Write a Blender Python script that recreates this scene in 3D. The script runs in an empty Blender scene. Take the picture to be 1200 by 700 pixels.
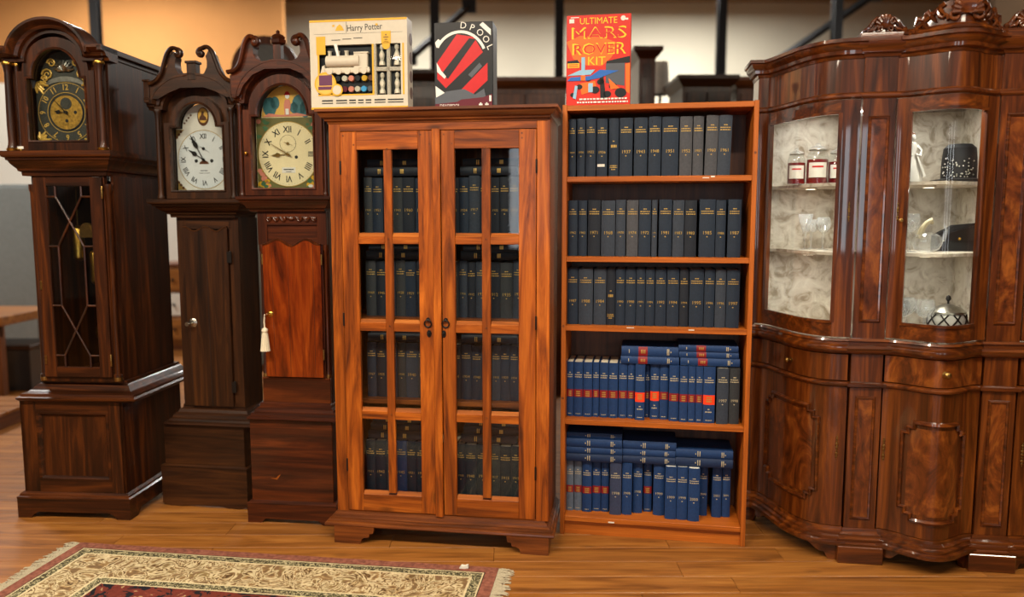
import bpy, bmesh, math, random
from mathutils import Vector, Matrix
R = math.radians
PI = math.pi
scene = bpy.context.scene
COL = scene.collection

# ------------------------------------------------------------------ camera
cam_d = bpy.data.cameras.new('camera')
cam_d.sensor_width = 36.0
cam_d.lens = 27.0
cam_d.clip_start = 0.05
cam = bpy.data.objects.new('camera', cam_d)
cam.location = (0, 0, 1.5)
cam.rotation_euler = (R(90) - math.atan(95 / 900), 0, 0)
cam_d.dof.use_dof = True
cam_d.dof.focus_distance = 3.42
cam_d.dof.aperture_fstop = 27.0 / 30.0
COL.objects.link(cam)
scene.camera = cam

# ------------------------------------------------------------------ world, exposure, large lights
scene.view_settings.view_transform = 'Standard'
scene.view_settings.look = 'None'
scene.view_settings.gamma = 1.0
scene.view_settings.use_curve_mapping = False
scene.view_settings.exposure = -0.12
W = bpy.data.worlds.new('shop_world')
scene.world = W
W.use_nodes = True
W.node_tree.nodes['Background'].inputs[0].default_value = (0.9, 0.93, 1.0, 1)
W.node_tree.nodes['Background'].inputs[1].default_value = 0.6

def area(name, loc, rot, sx, sy, power, col):
    d = bpy.data.lights.new(name, 'AREA')
    d.shape = 'RECTANGLE'; d.size = sx; d.size_y = sy
    d.energy = power; d.color = col
    o = bpy.data.objects.new(name, d)
    o.location = loc; o.rotation_euler = rot
    COL.objects.link(o)
    return o
WARM = (1.0, 0.87, 0.68)
NEUT = (1.0, 0.97, 0.92)
DAY = (0.86, 0.93, 1.0)
CEIL = 5.05
# strip lamps hanging under the ceiling: (x, y, z, length, power); the housings are built further down
STRIPS = [(-3.0, 1.5, 3.4, 1.5, 110), (-1.0, 1.3, 3.4, 1.5, 140), (1.1, 1.3, 3.4, 1.5, 95), (3.2, 1.5, 3.4, 1.5, 50),
          (-2.2, -1.8, 3.4, 1.5, 40), (1.8, -1.8, 3.4, 1.5, 36),
          (-5.4, 10.1, 4.96, 1.5, 165), (-1.5, 11.2, 4.96, 1.5, 230), (2.6, 11.2, 4.96, 1.5, 310), (6.2, 7.4, 4.96, 1.5, 90), (-6.3, 6.6, 4.96, 1.5, 240)]  # last lamp is added fill to brighten the metal cabinet
for i, (x, y, z, L, p) in enumerate(STRIPS):
    area('strip_lamp_light', (x, y, z - 0.075), (0, 0, 0), L, 0.16, p, WARM if y < 4 else NEUT)
# daylight through the shop windows behind the camera: (x centre, width)
SHOPWIN = [(-2.6, 1.0), (-.4, 1.0), (2.4, 1.0)]
for x, w in SHOPWIN:
    area('window_daylight', (x, -6.85, 1.95), (R(90), 0, 0), w - 0.1, 2.0, 36, DAY)

# ------------------------------------------------------------------ materials
def lin(c):
    r = []
    for v in c[:3]:
        v = v / 255.0
        r.append(v / 12.92 if v <= 0.04045 else ((v + 0.055) / 1.055) ** 2.4)
    return (r[0], r[1], r[2], 1.0)
MATS = {}
def base_mat(name):
    m = bpy.data.materials.new(name); m.use_nodes = True
    MATS[name] = m
    nt = m.node_tree
    return m, nt, nt.nodes['Principled BSDF']
def N(nt, typ, **kw):
    n = nt.nodes.new(typ)
    for k, v in kw.items():
        if k.startswith('i_'):
            n.inputs[k[2:].replace('_', ' ')].default_value = v
        elif k[0] == 'n' and k[1:].isdigit():
            n.inputs[int(k[1:])].default_value = v
        else:
            setattr(n, k, v)
    return n
def setp(b, rough=.5, metal=0, coat=0, spec=.5, coat_rough=.1):
    b.inputs['Roughness'].default_value = rough
    b.inputs['Metallic'].default_value = metal
    b.inputs['Coat Weight'].default_value = coat
    b.inputs['Coat Roughness'].default_value = coat_rough
    b.inputs['Specular IOR Level'].default_value = spec
def ramp(nt, fac, stops, interp='LINEAR'):
    r = nt.nodes.new('ShaderNodeValToRGB'); r.color_ramp.interpolation = interp
    e = r.color_ramp.elements
    while len(e) < len(stops): e.new(0.5)
    for i, (p, c) in enumerate(stops):
        e[i].position = p; e[i].color = c if len(c) == 4 else lin(c)
    if fac is not None: nt.links.new(fac, r.inputs[0])
    return r
def mixc(nt, fac, a, b, blend='MIX'):
    m = nt.nodes.new('ShaderNodeMix'); m.data_type = 'RGBA'; m.blend_type = blend
    for s, v in ((0, fac), (6, a), (7, b)):
        if isinstance(v, (int, float)): m.inputs[s].default_value = v
        elif isinstance(v, tuple): m.inputs[s].default_value = v if len(v) == 4 else lin(v)
        else: nt.links.new(v, m.inputs[s])
    return m.outputs[2]
def math_(nt, op, a, b=None, clamp=False):
    m = nt.nodes.new('ShaderNodeMath'); m.operation = op; m.use_clamp = clamp
    for i, v in enumerate((a, b)):
        if v is None: continue
        if isinstance(v, (int, float)): m.inputs[i].default_value = v
        else: nt.links.new(v, m.inputs[i])
    return m.outputs[0]
def plain(name, c, rough=.5, metal=0, coat=0, spec=.5, var=.12, vs=30, bump=0):
    m, nt, b = base_mat(name)
    setp(b, rough, metal, coat, spec)
    tc = N(nt, 'ShaderNodeTexCoord')
    no = N(nt, 'ShaderNodeTexNoise', i_Scale=vs, i_Detail=4.0)
    nt.links.new(tc.outputs['Object'], no.inputs['Vector'])
    k = ramp(nt, no.outputs['Fac'], [(.3, (1 - var,) * 3 + (1,)), (.7, (1.0,) * 3 + (1,))])
    nt.links.new(mixc(nt, 1.0, lin(c), k.outputs[0], 'MULTIPLY'), b.inputs['Base Color'])
    if bump:
        bp = N(nt, 'ShaderNodeBump', i_Strength=bump, i_Distance=.002)
        nt.links.new(no.outputs['Fac'], bp.inputs['Height']); nt.links.new(bp.outputs[0], b.inputs['Normal'])
    return m
def wood(name, dark, mid, light, axis='Z', sc=1.0, rough=.35, coat=.25, bump=.08, figure=1.5, knots=0.0, along=1.1, across=16, coat_rough=.12, spec=.5, randv=.1):
    m, nt, b = base_mat(name)
    setp(b, rough, 0, coat, spec, coat_rough)
    tc = N(nt, 'ShaderNodeTexCoord'); oi = N(nt, 'ShaderNodeObjectInfo')
    off = N(nt, 'ShaderNodeVectorMath', operation='SCALE'); off.inputs[0].default_value = (3.1, 5.3, 2.7)
    nt.links.new(oi.outputs['Random'], off.inputs['Scale'])
    add = N(nt, 'ShaderNodeVectorMath', operation='ADD')
    nt.links.new(tc.outputs['Object'], add.inputs[0]); nt.links.new(off.outputs[0], add.inputs[1])
    def mp(al, ac):
        mpn = N(nt, 'ShaderNodeMapping')
        s = [ac * sc] * 3; s['XYZ'.index(axis)] = al * sc
        mpn.inputs['Scale'].default_value = s
        nt.links.new(add.outputs[0], mpn.inputs['Vector'])
        return mpn.outputs[0]
    n1 = N(nt, 'ShaderNodeTexNoise', i_Scale=1.0, i_Detail=7.0, i_Roughness=.6, i_Distortion=figure)
    nt.links.new(mp(along, across), n1.inputs['Vector'])
    n2 = N(nt, 'ShaderNodeTexNoise', i_Scale=1.0, i_Detail=3.0)
    nt.links.new(mp(along * 4, across * 9), n2.inputs['Vector'])
    c1 = ramp(nt, n1.outputs['Fac'], [(.30, dark), (.50, mid), (.70, light)])
    k = ramp(nt, n2.outputs['Fac'], [(.3, (.72,) * 3 + (1,)), (.62, (1.08,) * 3 + (1,))])
    c = mixc(nt, .8, c1.outputs[0], k.outputs[0], 'MULTIPLY')
    if knots:
        v = N(nt, 'ShaderNodeTexVoronoi', i_Scale=1.0, feature='F1')
        mk = N(nt, 'ShaderNodeMapping'); s = [7.0] * 3; s['XYZ'.index(axis)] = 3.2
        mk.inputs['Scale'].default_value = s
        nt.links.new(add.outputs[0], mk.inputs['Vector'])
        nt.links.new(mk.outputs[0], v.inputs['Vector'])
        kr = ramp(nt, v.outputs['Distance'], [(.06, (.25,) * 3 + (1,)), (.16, (1.0,) * 3 + (1,))])
        c = mixc(nt, knots, c, kr.outputs[0], 'MULTIPLY')
    hv = N(nt, 'ShaderNodeHueSaturation')
    val = math_(nt, 'ADD', math_(nt, 'MULTIPLY', oi.outputs['Random'], 2 * randv), 1 - randv)
    nt.links.new(val, hv.inputs['Value']); nt.links.new(c, hv.inputs['Color'])
    nt.links.new(hv.outputs[0], b.inputs['Base Color'])
    if bump:
        bp = N(nt, 'ShaderNodeBump', i_Strength=bump, i_Distance=.002)
        nt.links.new(n2.outputs['Fac'], bp.inputs['Height']); nt.links.new(bp.outputs[0], b.inputs['Normal'])
    return m
def glass(name, tint=(1, 1, 1), ior=1.45, rough=.0, boost=1.0, white_lift=0.0):
    m, nt, b = base_mat(name)
    nt.nodes.remove(b)
    tr = N(nt, 'ShaderNodeBsdfTransparent'); tr.inputs[0].default_value = tint + (1,)
    gl = N(nt, 'ShaderNodeBsdfGlossy'); gl.inputs['Roughness'].default_value = rough
    fr = N(nt, 'ShaderNodeFresnel', i_IOR=ior)
    ge = N(nt, 'ShaderNodeNewGeometry')      # only the outer face of a thin sheet mirrors, the inner one lets light out
    f = math_(nt, 'MULTIPLY', math_(nt, 'MULTIPLY', fr.outputs[0], boost, True), math_(nt, 'SUBTRACT', 1.0, ge.outputs['Backfacing']))
    mx = N(nt, 'ShaderNodeMixShader')
    nt.links.new(f, mx.inputs[0]); nt.links.new(tr.outputs[0], mx.inputs[1]); nt.links.new(gl.outputs[0], mx.inputs[2])
    out = mx.outputs[0]
    if white_lift:  # white diffuse mixed in: brightness painted into clear glass that renders dark
        df = N(nt, 'ShaderNodeBsdfDiffuse'); df.inputs[0].default_value = (.9, .92, .93, 1)
        m2 = N(nt, 'ShaderNodeMixShader'); m2.inputs[0].default_value = white_lift
        nt.links.new(out, m2.inputs[1]); nt.links.new(df.outputs[0], m2.inputs[2]); out = m2.outputs[0]
    nt.links.new(out, nt.nodes['Material Output'].inputs['Surface'])
    return m
def emit(name, c, s):
    m, nt, b = base_mat(name)
    b.inputs['Base Color'].default_value = lin(c)
    b.inputs['Emission Color'].default_value = lin(c); b.inputs['Emission Strength'].default_value = s
    return m

for ax in 'XYZ':
    wood('oakfall' + ax, (60, 30, 12), (98, 52, 20), (126, 70, 30), ax, rough=.45, coat=.05)                      # far furniture
    wood('mahog' + ax, (20, 8, 3), (50, 22, 7), (90, 44, 13), ax, rough=.38, coat=.16, spec=.28)                  # first clock
    wood('walnut' + ax, (24, 11, 4), (48, 25, 10), (74, 41, 16), ax, rough=.42, coat=.12, spec=.28)                 # second clock
    wood('redmah' + ax, (34, 13, 4), (62, 25, 8), (94, 42, 13), ax, rough=.36, coat=.2, spec=.28)                # third clock
    wood('pine' + ax, (70, 28, 5), (140, 67, 12), (182, 98, 27), ax, rough=.42, coat=.08, knots=.75, across=13, figure=2.2, randv=.14, spec=.3)   # glazed cabinet
    wood('pinedark' + ax, (64, 30, 9), (104, 52, 18), (140, 76, 28), ax, rough=.36, coat=.25, knots=.6, spec=.35)
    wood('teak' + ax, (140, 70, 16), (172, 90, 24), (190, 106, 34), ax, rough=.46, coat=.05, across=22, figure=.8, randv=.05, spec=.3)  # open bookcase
    wood('lacq' + ax, (34, 12, 3), (80, 36, 9), (124, 64, 19), ax, rough=.3, coat=.8, coat_rough=.04, figure=2.0, across=14, bump=.02, spec=.3)   # display cabinet
wood('pinepale', (112, 56, 15), (150, 80, 24), (170, 98, 36), 'X', rough=.6, coat=.0, spec=.15)
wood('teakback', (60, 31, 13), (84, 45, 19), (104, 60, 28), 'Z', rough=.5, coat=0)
wood('burl', (44, 17, 5), (96, 45, 14), (138, 76, 26), 'Z', rough=.3, coat=.8, coat_rough=.04, figure=3.2, across=7, along=4, bump=.02, spec=.3)
wood('figdoor', (66, 22, 5), (116, 42, 8), (152, 66, 14), 'Z', rough=.26, coat=.6, coat_rough=.08, figure=2.4, across=10, spec=.35)
wood('plank', (104, 60, 20), (142, 88, 35), (166, 110, 50), 'X', rough=.46, coat=.06, across=12, figure=1.4, knots=.4, randv=.05, spec=.35)
plain('lacqdark', (46, 18, 9), .2, coat=1.0)
plain('brass', (196, 150, 66), .28, 1.0, var=.35, vs=60)
plain('brassface', (214, 166, 70), .35, .45, var=.55, vs=90)
plain('giltbright', (226, 182, 84), .35, .25, var=.2, vs=60)
plain('slatedial', (66, 66, 58), .5, .3, var=.3, vs=60)
plain('brassold', (156, 122, 68), .4, 1.0, var=.4, vs=80)
plain('silver', (176, 172, 160), .33, 1.0, var=.3, vs=60)
plain('slatemetal', (104, 104, 92), .45, .7, var=.3, vs=40)
plain('iron', (34, 30, 28), .45, .6)
plain('ivory', (232, 226, 208), .45)
plain('ink', (22, 20, 20), .5)
plain('dialwhite', (222, 226, 226), .35, var=.06)
plain('dialcream', (238, 222, 176), .35, var=.08)
plain('gilt', (196, 160, 84), .4, .5, var=.2)
plain('giltpale', (196, 184, 150), .5, .2, var=.2)
plain('whitepaint', (226, 222, 210), .5)
plain('paper', (226, 216, 192), .8, var=.2, vs=300)
plain('paperwhite', (240, 238, 230), .8, var=.1, vs=300)
for k, c in dict(navy=(27, 41, 58), navydark=(22, 30, 42), navygrey=(48, 57, 70), grey=(70, 72, 78), blue=(22, 56, 104), bluedark=(20, 42, 78), bluegrey=(52, 62, 90), greyblue=(92, 106, 124), charcoal=(46, 50, 54)).items():
    plain('cloth_' + k, c, .62, spec=.35, var=.25, vs=120, bump=.15)
plain('labelred', (132, 18, 24), .5, var=.1)
plain('labelorange', (236, 62, 20), .45, var=.08)
for k, c in dict(red=(196, 24, 28), scarlet=(214, 44, 28), orange=(238, 112, 30), yellow=(246, 206, 40), gold=(214, 164, 40), blue=(40, 104, 190), paleblue=(150, 196, 224), maroon=(96, 16, 34), black=(20, 20, 24), grey=(84, 88, 96), pale=(200, 191, 172), white=(232, 230, 222), green=(72, 108, 74), pink=(214, 134, 112), purple=(96, 50, 80), olive=(110, 104, 60), skyyellow=(226, 178, 84), brown=(96, 56, 30), teal=(64, 110, 116), cyan=(70, 160, 214)).items():
    plain('print_' + k, c, .42, var=.08, spec=.3)
glass('pane', (.93, .95, .95), 1.5)
glass('paneclock', (.9, .92, .92), 1.5)
glass('crystal', (.97, .98, .98), 1.5, 0.03, 2.2, .13)
plain('steelpaint', (26, 28, 30), .6)
plain('wallcream', (202, 196, 176), .9, var=.06, vs=2)
plain('walltan', (206, 146, 84), .9, var=.12, vs=1.5)
plain('wallbrown', (92, 68, 42), .9, var=.2, vs=1.5)
plain('wallshade', (96, 76, 54), .95, var=.2, vs=2)
plain('ceilpaint', (132, 112, 84), .95, var=.15, vs=2)
plain('wallwhite', (220, 216, 204), .9, var=.05, vs=2)
plain('greymetal', (128, 134, 132), .5, .2)
plain('blackwood', (30, 24, 22), .4, coat=.2)
plain('lampshade', (232, 226, 210), .8)
plain('waxred', (120, 10, 18), .35, coat=.5)
plain('ceramic', (200, 197, 190), .3, coat=.4)
plain('blackcloth', (22, 20, 22), .7)
emit('tubeglow', (255, 236, 208), 6.0)
plain('fringecord', (176, 164, 138), .9, var=.3, vs=200)
plain('rope', (226, 214, 188), .85, var=.2, vs=200)

def fabric_mat():
    m, nt, b = base_mat('damask')
    setp(b, .75, spec=.25)
    tc = N(nt, 'ShaderNodeTexCoord')
    n1 = N(nt, 'ShaderNodeTexNoise', i_Scale=14.0, i_Detail=5.0, i_Roughness=.65, i_Distortion=1.2)
    nt.links.new(tc.outputs['Object'], n1.inputs['Vector'])
    r = ramp(nt, n1.outputs['Fac'], [(.34, (162, 148, 128)), (.5, (212, 203, 188)), (.7, (234, 228, 214))])
    nt.links.new(r.outputs[0], b.inputs['Base Color'])
fabric_mat()

def rug_mat(hx, hy):
    m, nt, b = base_mat('rugpile')
    setp(b, .95, spec=.1)
    tc = N(nt, 'ShaderNodeTexCoord')
    sp = N(nt, 'ShaderNodeSeparateXYZ'); nt.links.new(tc.outputs['Object'], sp.inputs[0])
    dx = math_(nt, 'SUBTRACT', hx, math_(nt, 'ABSOLUTE', sp.outputs[0]))
    dy = math_(nt, 'SUBTRACT', hy, math_(nt, 'ABSOLUTE', sp.outputs[1]))
    d = math_(nt, 'MINIMUM', dx, dy)
    wob = N(nt, 'ShaderNodeTexNoise', i_Scale=60.0, i_Detail=3.0)
    nt.links.new(tc.outputs['Object'], wob.inputs['Vector'])
    # scrolling leaf and flower shapes
    v1 = N(nt, 'ShaderNodeTexVoronoi', i_Scale=7.5, feature='SMOOTH_F1'); v1.inputs['Smoothness'].default_value = .25
    v2 = N(nt, 'ShaderNodeTexNoise', i_Scale=9.0, i_Detail=2.5, i_Distortion=2.2, i_Roughness=.55)
    nt.links.new(tc.outputs['Object'], v1.inputs['Vector']); nt.links.new(tc.outputs['Object'], v2.inputs['Vector'])
    edge = math_(nt, 'ABSOLUTE', math_(nt, 'SUBTRACT', v2.outputs['Fac'], .5))
    lines = ramp(nt, edge, [(.0, (84, 62, 40)), (.014, (128, 98, 62)), (.026, (206, 182, 138)), (.045, (222, 204, 164))])
    fill = ramp(nt, v2.outputs['Fac'], [(.36, (120, 86, 54)), (.41, (176, 142, 96)), (.44, (255, 255, 255)), (.57, (255, 255, 255)), (.60, (160, 142, 98)), (.66, (130, 90, 60))])
    creamc = mixc(nt, .85, lines.outputs[0], fill.outputs[0], 'MULTIPLY')
    pet = ramp(nt, v1.outputs['Distance'], [(.10, (120, 82, 56)), (.16, (214, 190, 150)), (.24, (146, 106, 70)), (.3, (255, 255, 255))], 'CONSTANT')
    wide = mixc(nt, .45, creamc, pet.outputs[0], 'MULTIPLY')
    n3 = N(nt, 'ShaderNodeTexNoise', i_Scale=46.0, i_Detail=2.0, i_Distortion=3.0)
    nt.links.new(tc.outputs['Object'], n3.inputs['Vector'])
    narrow = ramp(nt, n3.outputs['Fac'], [(.40, (66, 60, 46)), (.48, (124, 118, 84)), (.56, (206, 194, 154)), (.7, (122, 124, 98))], 'CONSTANT')
    fieldc = ramp(nt, v2.outputs['Fac'], [(.36, (36, 34, 40)), (.44, (118, 54, 44)), (.60, (132, 64, 52)), (.66, (190, 164, 120)), (.72, (60, 56, 58))], 'CONSTANT')
    rose = ramp(nt, wob.outputs['Fac'], [(.3, (132, 80, 66)), (.7, (160, 102, 84))])
    bands = [(0.0, rose.outputs[0]), (.050, (52, 44, 34)), (.054, (226, 208, 166)), (.060, narrow.outputs[0]), (.098, (226, 208, 166)), (.108, wide), (.300, (226, 208, 166)), (.310, narrow.outputs[0]), (.348, (226, 208, 166)), (.356, fieldc.outputs[0])]
    c = bands[0][1]
    for p, col in bands[1:]:
        c = mixc(nt, math_(nt, 'GREATER_THAN', d, p), c, col)
    k = ramp(nt, wob.outputs['Fac'], [(.3, (.64,) * 3 + (1,)), (.7, (.84,) * 3 + (1,))])
    nt.links.new(mixc(nt, 1.0, c, k.outputs[0], 'MULTIPLY'), b.inputs['Base Color'])
    bp = N(nt, 'ShaderNodeBump', i_Strength=.5, i_Distance=.004)
    n4 = N(nt, 'ShaderNodeTexNoise', i_Scale=260.0, i_Detail=2.0); nt.links.new(tc.outputs['Object'], n4.inputs['Vector'])
    nt.links.new(n4.outputs['Fac'], bp.inputs['Height']); nt.links.new(bp.outputs[0], b.inputs['Normal'])

# ------------------------------------------------------------------ mesh helpers
class MB:
    def __init__(s): s.v = []; s.f = []
    def add(s, vs, fs):
        k = len(s.v); s.v += [tuple(p) for p in vs]; s.f += [tuple(i + k for i in f) for f in fs]; return s
    def box(s, x0, x1, y0, y1, z0, z1, c=0.0):
        if x0 > x1: x0, x1 = x1, x0
        if y0 > y1: y0, y1 = y1, y0
        if z0 > z1: z0, z1 = z1, z0
        c = min(c, (x1 - x0) * .3, (y1 - y0) * .3, (z1 - z0) * .3)
        if c <= 0:
            vs = [(x, y, z) for x in (x0, x1) for y in (y0, y1) for z in (z0, z1)]
            return s.add(vs, [(0, 1, 3, 2), (4, 6, 7, 5), (0, 4, 5, 1), (2, 3, 7, 6), (0, 2, 6, 4), (1, 5, 7, 3)])
        vs = []; idx = {}
        X, Y, Z = (x0, x1), (y0, y1), (z0, z1)
        sg = (1, -1)
        for i in (0, 1):
            for j in (0, 1):
                for k in (0, 1):
                    for a in range(3):
                        p = [X[i], Y[j], Z[k]]
                        for b, q in enumerate((i, j, k)):
                            if b != a: p[b] += c * sg[q]
                        idx[i, j, k, a] = len(vs); vs.append(tuple(p))
        fs = []
        for i in (0, 1):
            fs.append(tuple(idx[i, j, k, 0] for j, k in ((0, 0), (0, 1), (1, 1), (1, 0))))
            fs.append(tuple(idx[j, i, k, 1] for j, k in ((0, 0), (0, 1), (1, 1), (1, 0))))
            fs.append(tuple(idx[j, k, i, 2] for j, k in ((0, 0), (0, 1), (1, 1), (1, 0))))
        for j in (0, 1):
            for k in (0, 1):
                fs.append((idx[0, j, k, 1], idx[1, j, k, 1], idx[1, j, k, 2], idx[0, j, k, 2]))
                fs.append((idx[j, 0, k, 0], idx[j, 1, k, 0], idx[j, 1, k, 2], idx[j, 0, k, 2]))
                fs.append((idx[j, k, 0, 0], idx[j, k, 1, 0], idx[j, k, 1, 1], idx[j, k, 0, 1]))
        for i in (0, 1):
            for j in (0, 1):
                for k in (0, 1): fs.append((idx[i, j, k, 0], idx[i, j, k, 1], idx[i, j, k, 2]))
        return s.add(vs, fs)
    def prism(s, poly, y0, y1, plane='XZ'):
        """extrude a 2D outline: plane XZ along y, YZ along x, XY along z"""
        n = len(poly)
        def P(a, b, h): return {'XZ': (a, h, b), 'YZ': (h, a, b), 'XY': (a, b, h)}[plane]
        vs = [P(a, b, y0) for a, b in poly] + [P(a, b, y1) for a, b in poly]
        fs = [tuple(range(n)), tuple(range(2 * n - 1, n - 1, -1))] + [(i, (i + 1) % n, n + (i + 1) % n, n + i) for i in range(n)]
        return s.add(vs, fs)
    def sweep(s, prof, path, nrm=(0, 0, 1), closed=False, cap=True, pclosed=True):
        """profile (o, h): o along T x N, h along N; path of 3D points lying in a plane with normal N"""
        nv = Vector(nrm); pts = [Vector(p) if len(p) == 3 else Vector((p[0], p[1], 0)) for p in path]
        n = len(pts); m = len(prof); rings = []
        for i in range(n):
            a = pts[i] - pts[i - 1] if (i > 0 or closed) else pts[1] - pts[0]
            b = pts[(i + 1) % n] - pts[i] if (i < n - 1 or closed) else pts[-1] - pts[-2]
            sa = a.normalized().cross(nv); sb = b.normalized().cross(nv)
            mm = (sa + sb)
            mm = mm.normalized() if mm.length > 1e-6 else sa
            k = 1.0 / max(.35, mm.dot(sa))
            rings.append([pts[i] + mm * (o * k) + nv * h for o, h in prof])
        vs = [p for r in rings for p in r]; fs = []
        for i in range(n if closed else n - 1):
            j = (i + 1) % n
            for q in range(m if pclosed else m - 1):
                w = (q + 1) % m
                fs.append((i * m + q, i * m + w, j * m + w, j * m + q))
        if cap and not closed and pclosed: fs += [tuple(range(m)), tuple((n - 1) * m + q for q in range(m - 1, -1, -1))]
        return s.add(vs, fs)
    def tube(s, pts, r, n=8, closed=False, cap=True, flat=1.0):
        pts = [Vector(p) for p in pts]; k = len(pts)
        rr = r if isinstance(r, (list, tuple)) else [r] * k
        rings = []; ref = None
        for i in range(k):
            a = pts[(i + 1) % k] - pts[i] if (i < k - 1 or closed) else pts[i] - pts[i - 1]
            b = pts[i] - pts[i - 1] if (i > 0 or closed) else a
            t = (a.normalized() + b.normalized())
            t = t.normalized() if t.length > 1e-6 else a.normalized()
            if ref is None:
                ref = Vector((0, 1, 0)) if abs(t.y) < .8 else Vector((1, 0, 0))
            u = (ref - t * ref.dot(t)).normalized(); w = t.cross(u); ref = u
            rings.append([pts[i] + (u * math.cos(2 * PI * q / n) * flat + w * math.sin(2 * PI * q / n)) * rr[i] for q in range(n)])
        vs = [p for g in rings for p in g]; fs = []
        for i in range(k if closed else k - 1):
            j = (i + 1) % k
            for q in range(n): fs.append((i * n + q, i * n + (q + 1) % n, j * n + (q + 1) % n, j * n + q))
        if cap and not closed: fs += [tuple(range(n)), tuple((k - 1) * n + q for q in range(n - 1, -1, -1))]
        return s.add(vs, fs)
    def lathe(s, prof, c=(0, 0, 0), n=14, axis='Z', sx=1.0, sy=1.0):
        cx, cy, cz = c; m = len(prof); vs = []; fs = []
        for r, h in prof:
            r = max(r, 1e-4)
            for q in range(n):
                a = 2 * PI * q / n; u, w = r * math.cos(a) * sx, r * math.sin(a) * sy
                vs.append({'Z': (cx + u, cy + w, cz + h), 'Y': (cx + u, cy + h, cz + w), 'X': (cx + h, cy + u, cz + w)}[axis])
        for i in range(m - 1):
            for q in range(n): fs.append((i * n + q, i * n + (q + 1) % n, (i + 1) * n + (q + 1) % n, (i + 1) * n + q))
        fs += [tuple(range(n)), tuple((m - 1) * n + q for q in range(n - 1, -1, -1))]
        return s.add(vs, fs)
    def ball(s, c, r, n=10, sx=1, sy=1, sz=1):
        k = max(4, n // 2)
        return s.lathe([(r * math.sin(PI * i / k), -r * math.cos(PI * i / k) * sz) for i in range(k + 1)], c, n, 'Z', sx, sy)
    def xform(s, M):
        s.v = [tuple(M @ Vector(p)) for p in s.v]; return s
    def merge(s, o): return s.add(o.v, o.f)

FINE = {'gilt_lettering', 'label_lettering', 'lettering', 'white_print', 'dark_print', 'orange_print', 'pale_print', 'grey_print', 'black_print', 'title_inner', 'title', 'crest', 'numerals', 'gilt_line', 'painted_flower', 'paint_chip', 'cut_line', 'foliage', 'blossom', 'petal', 'painted_tree', 'winding_hole', 'gold_edging'}
SPLIT = {'plinth_stile', 'plinth_rail', 'door_rail', 'side_cornice', 'trunk_rail', 'trunk_stile', 'gold_tab', 'trunk_frame'}
def loose(mb):
    par = list(range(len(mb.v)))
    def find(a):
        while par[a] != a: par[a] = par[par[a]]; a = par[a]
        return a
    for f in mb.f:
        for b in f[1:]:
            x, y = find(f[0]), find(b)
            if x != y: par[x] = y
    g = {}
    for f in mb.f: g.setdefault(find(f[0]), []).append(f)
    out = []
    for fs in g.values():
        ids = sorted({i for f in fs for i in f}); mp = {a: k for k, a in enumerate(ids)}
        n = MB(); n.v = [mb.v[i] for i in ids]; n.f = [tuple(mp[i] for i in f) for f in fs]; out.append(n)
    return out
def obj(name, mb, m, parent=None, smooth=True, ang=32):
    if name in SPLIT and parent is not None:
        r = [obj1(name, q, m, parent, smooth, ang) for q in loose(mb)]
        return r[0]
    return obj1(name, mb, m, parent, smooth, ang)
def obj1(name, mb, m, parent=None, smooth=True, ang=32):
    me = bpy.data.meshes.new(name)
    me.from_pydata(mb.v, [], mb.f)
    bm = bmesh.new(); bm.from_mesh(me)
    bmesh.ops.recalc_face_normals(bm, faces=bm.faces)
    bm.to_mesh(me); bm.free()
    if smooth:
        me.polygons.foreach_set('use_smooth', [True] * len(me.polygons))
        me.set_sharp_from_angle(angle=R(ang))
    me.materials.append(MATS[m])
    o = bpy.data.objects.new(name, me); COL.objects.link(o)
    if parent is not None:
        o.parent = parent
        if name in FINE: o['kind'] = 'stuff'      # lettering and print too fine to pick apart
    return o
def empty(name, loc, rz=0.0):
    o = bpy.data.objects.new(name, None); COL.objects.link(o)
    o.empty_display_size = .1
    o.location = loc; o.rotation_euler = (0, 0, rz)
    return o
def tag(o, label, cat, group=None):
    o['label'] = label; o['category'] = cat
    if group: o['group'] = group
    return o
def struct(o, label=None):
    o['kind'] = 'structure'
    if label: o['label'] = label
    return o
def upath(x0, x1, y0, y1): return [(x0, y1), (x0, y0), (x1, y0), (x1, y1)]
def arc(cx, cz, a, b, t0, t1, n):
    return [(cx + a * math.cos(t0 + (t1 - t0) * i / n), cz + b * math.sin(t0 + (t1 - t0) * i / n)) for i in range(n + 1)]
def xz(pts, y): return [(a, y, b) for a, b in pts]
def smooth_path(ctrl, n=6):
    """Catmull-Rom through control points"""
    P = [Vector(p) for p in ctrl]; out = []
    for i in range(len(P) - 1):
        p0 = P[max(i - 1, 0)]; p1 = P[i]; p2 = P[i + 1]; p3 = P[min(i + 2, len(P) - 1)]
        for k in range(n):
            t = k / n
            out.append(tuple(.5 * ((2 * p1) + (p2 - p0) * t + (2 * p0 - 5 * p1 + 4 * p2 - p3) * t * t + (3 * p1 - p0 - 3 * p2 + p3) * t ** 3)))
    out.append(tuple(P[-1])); return out

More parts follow.
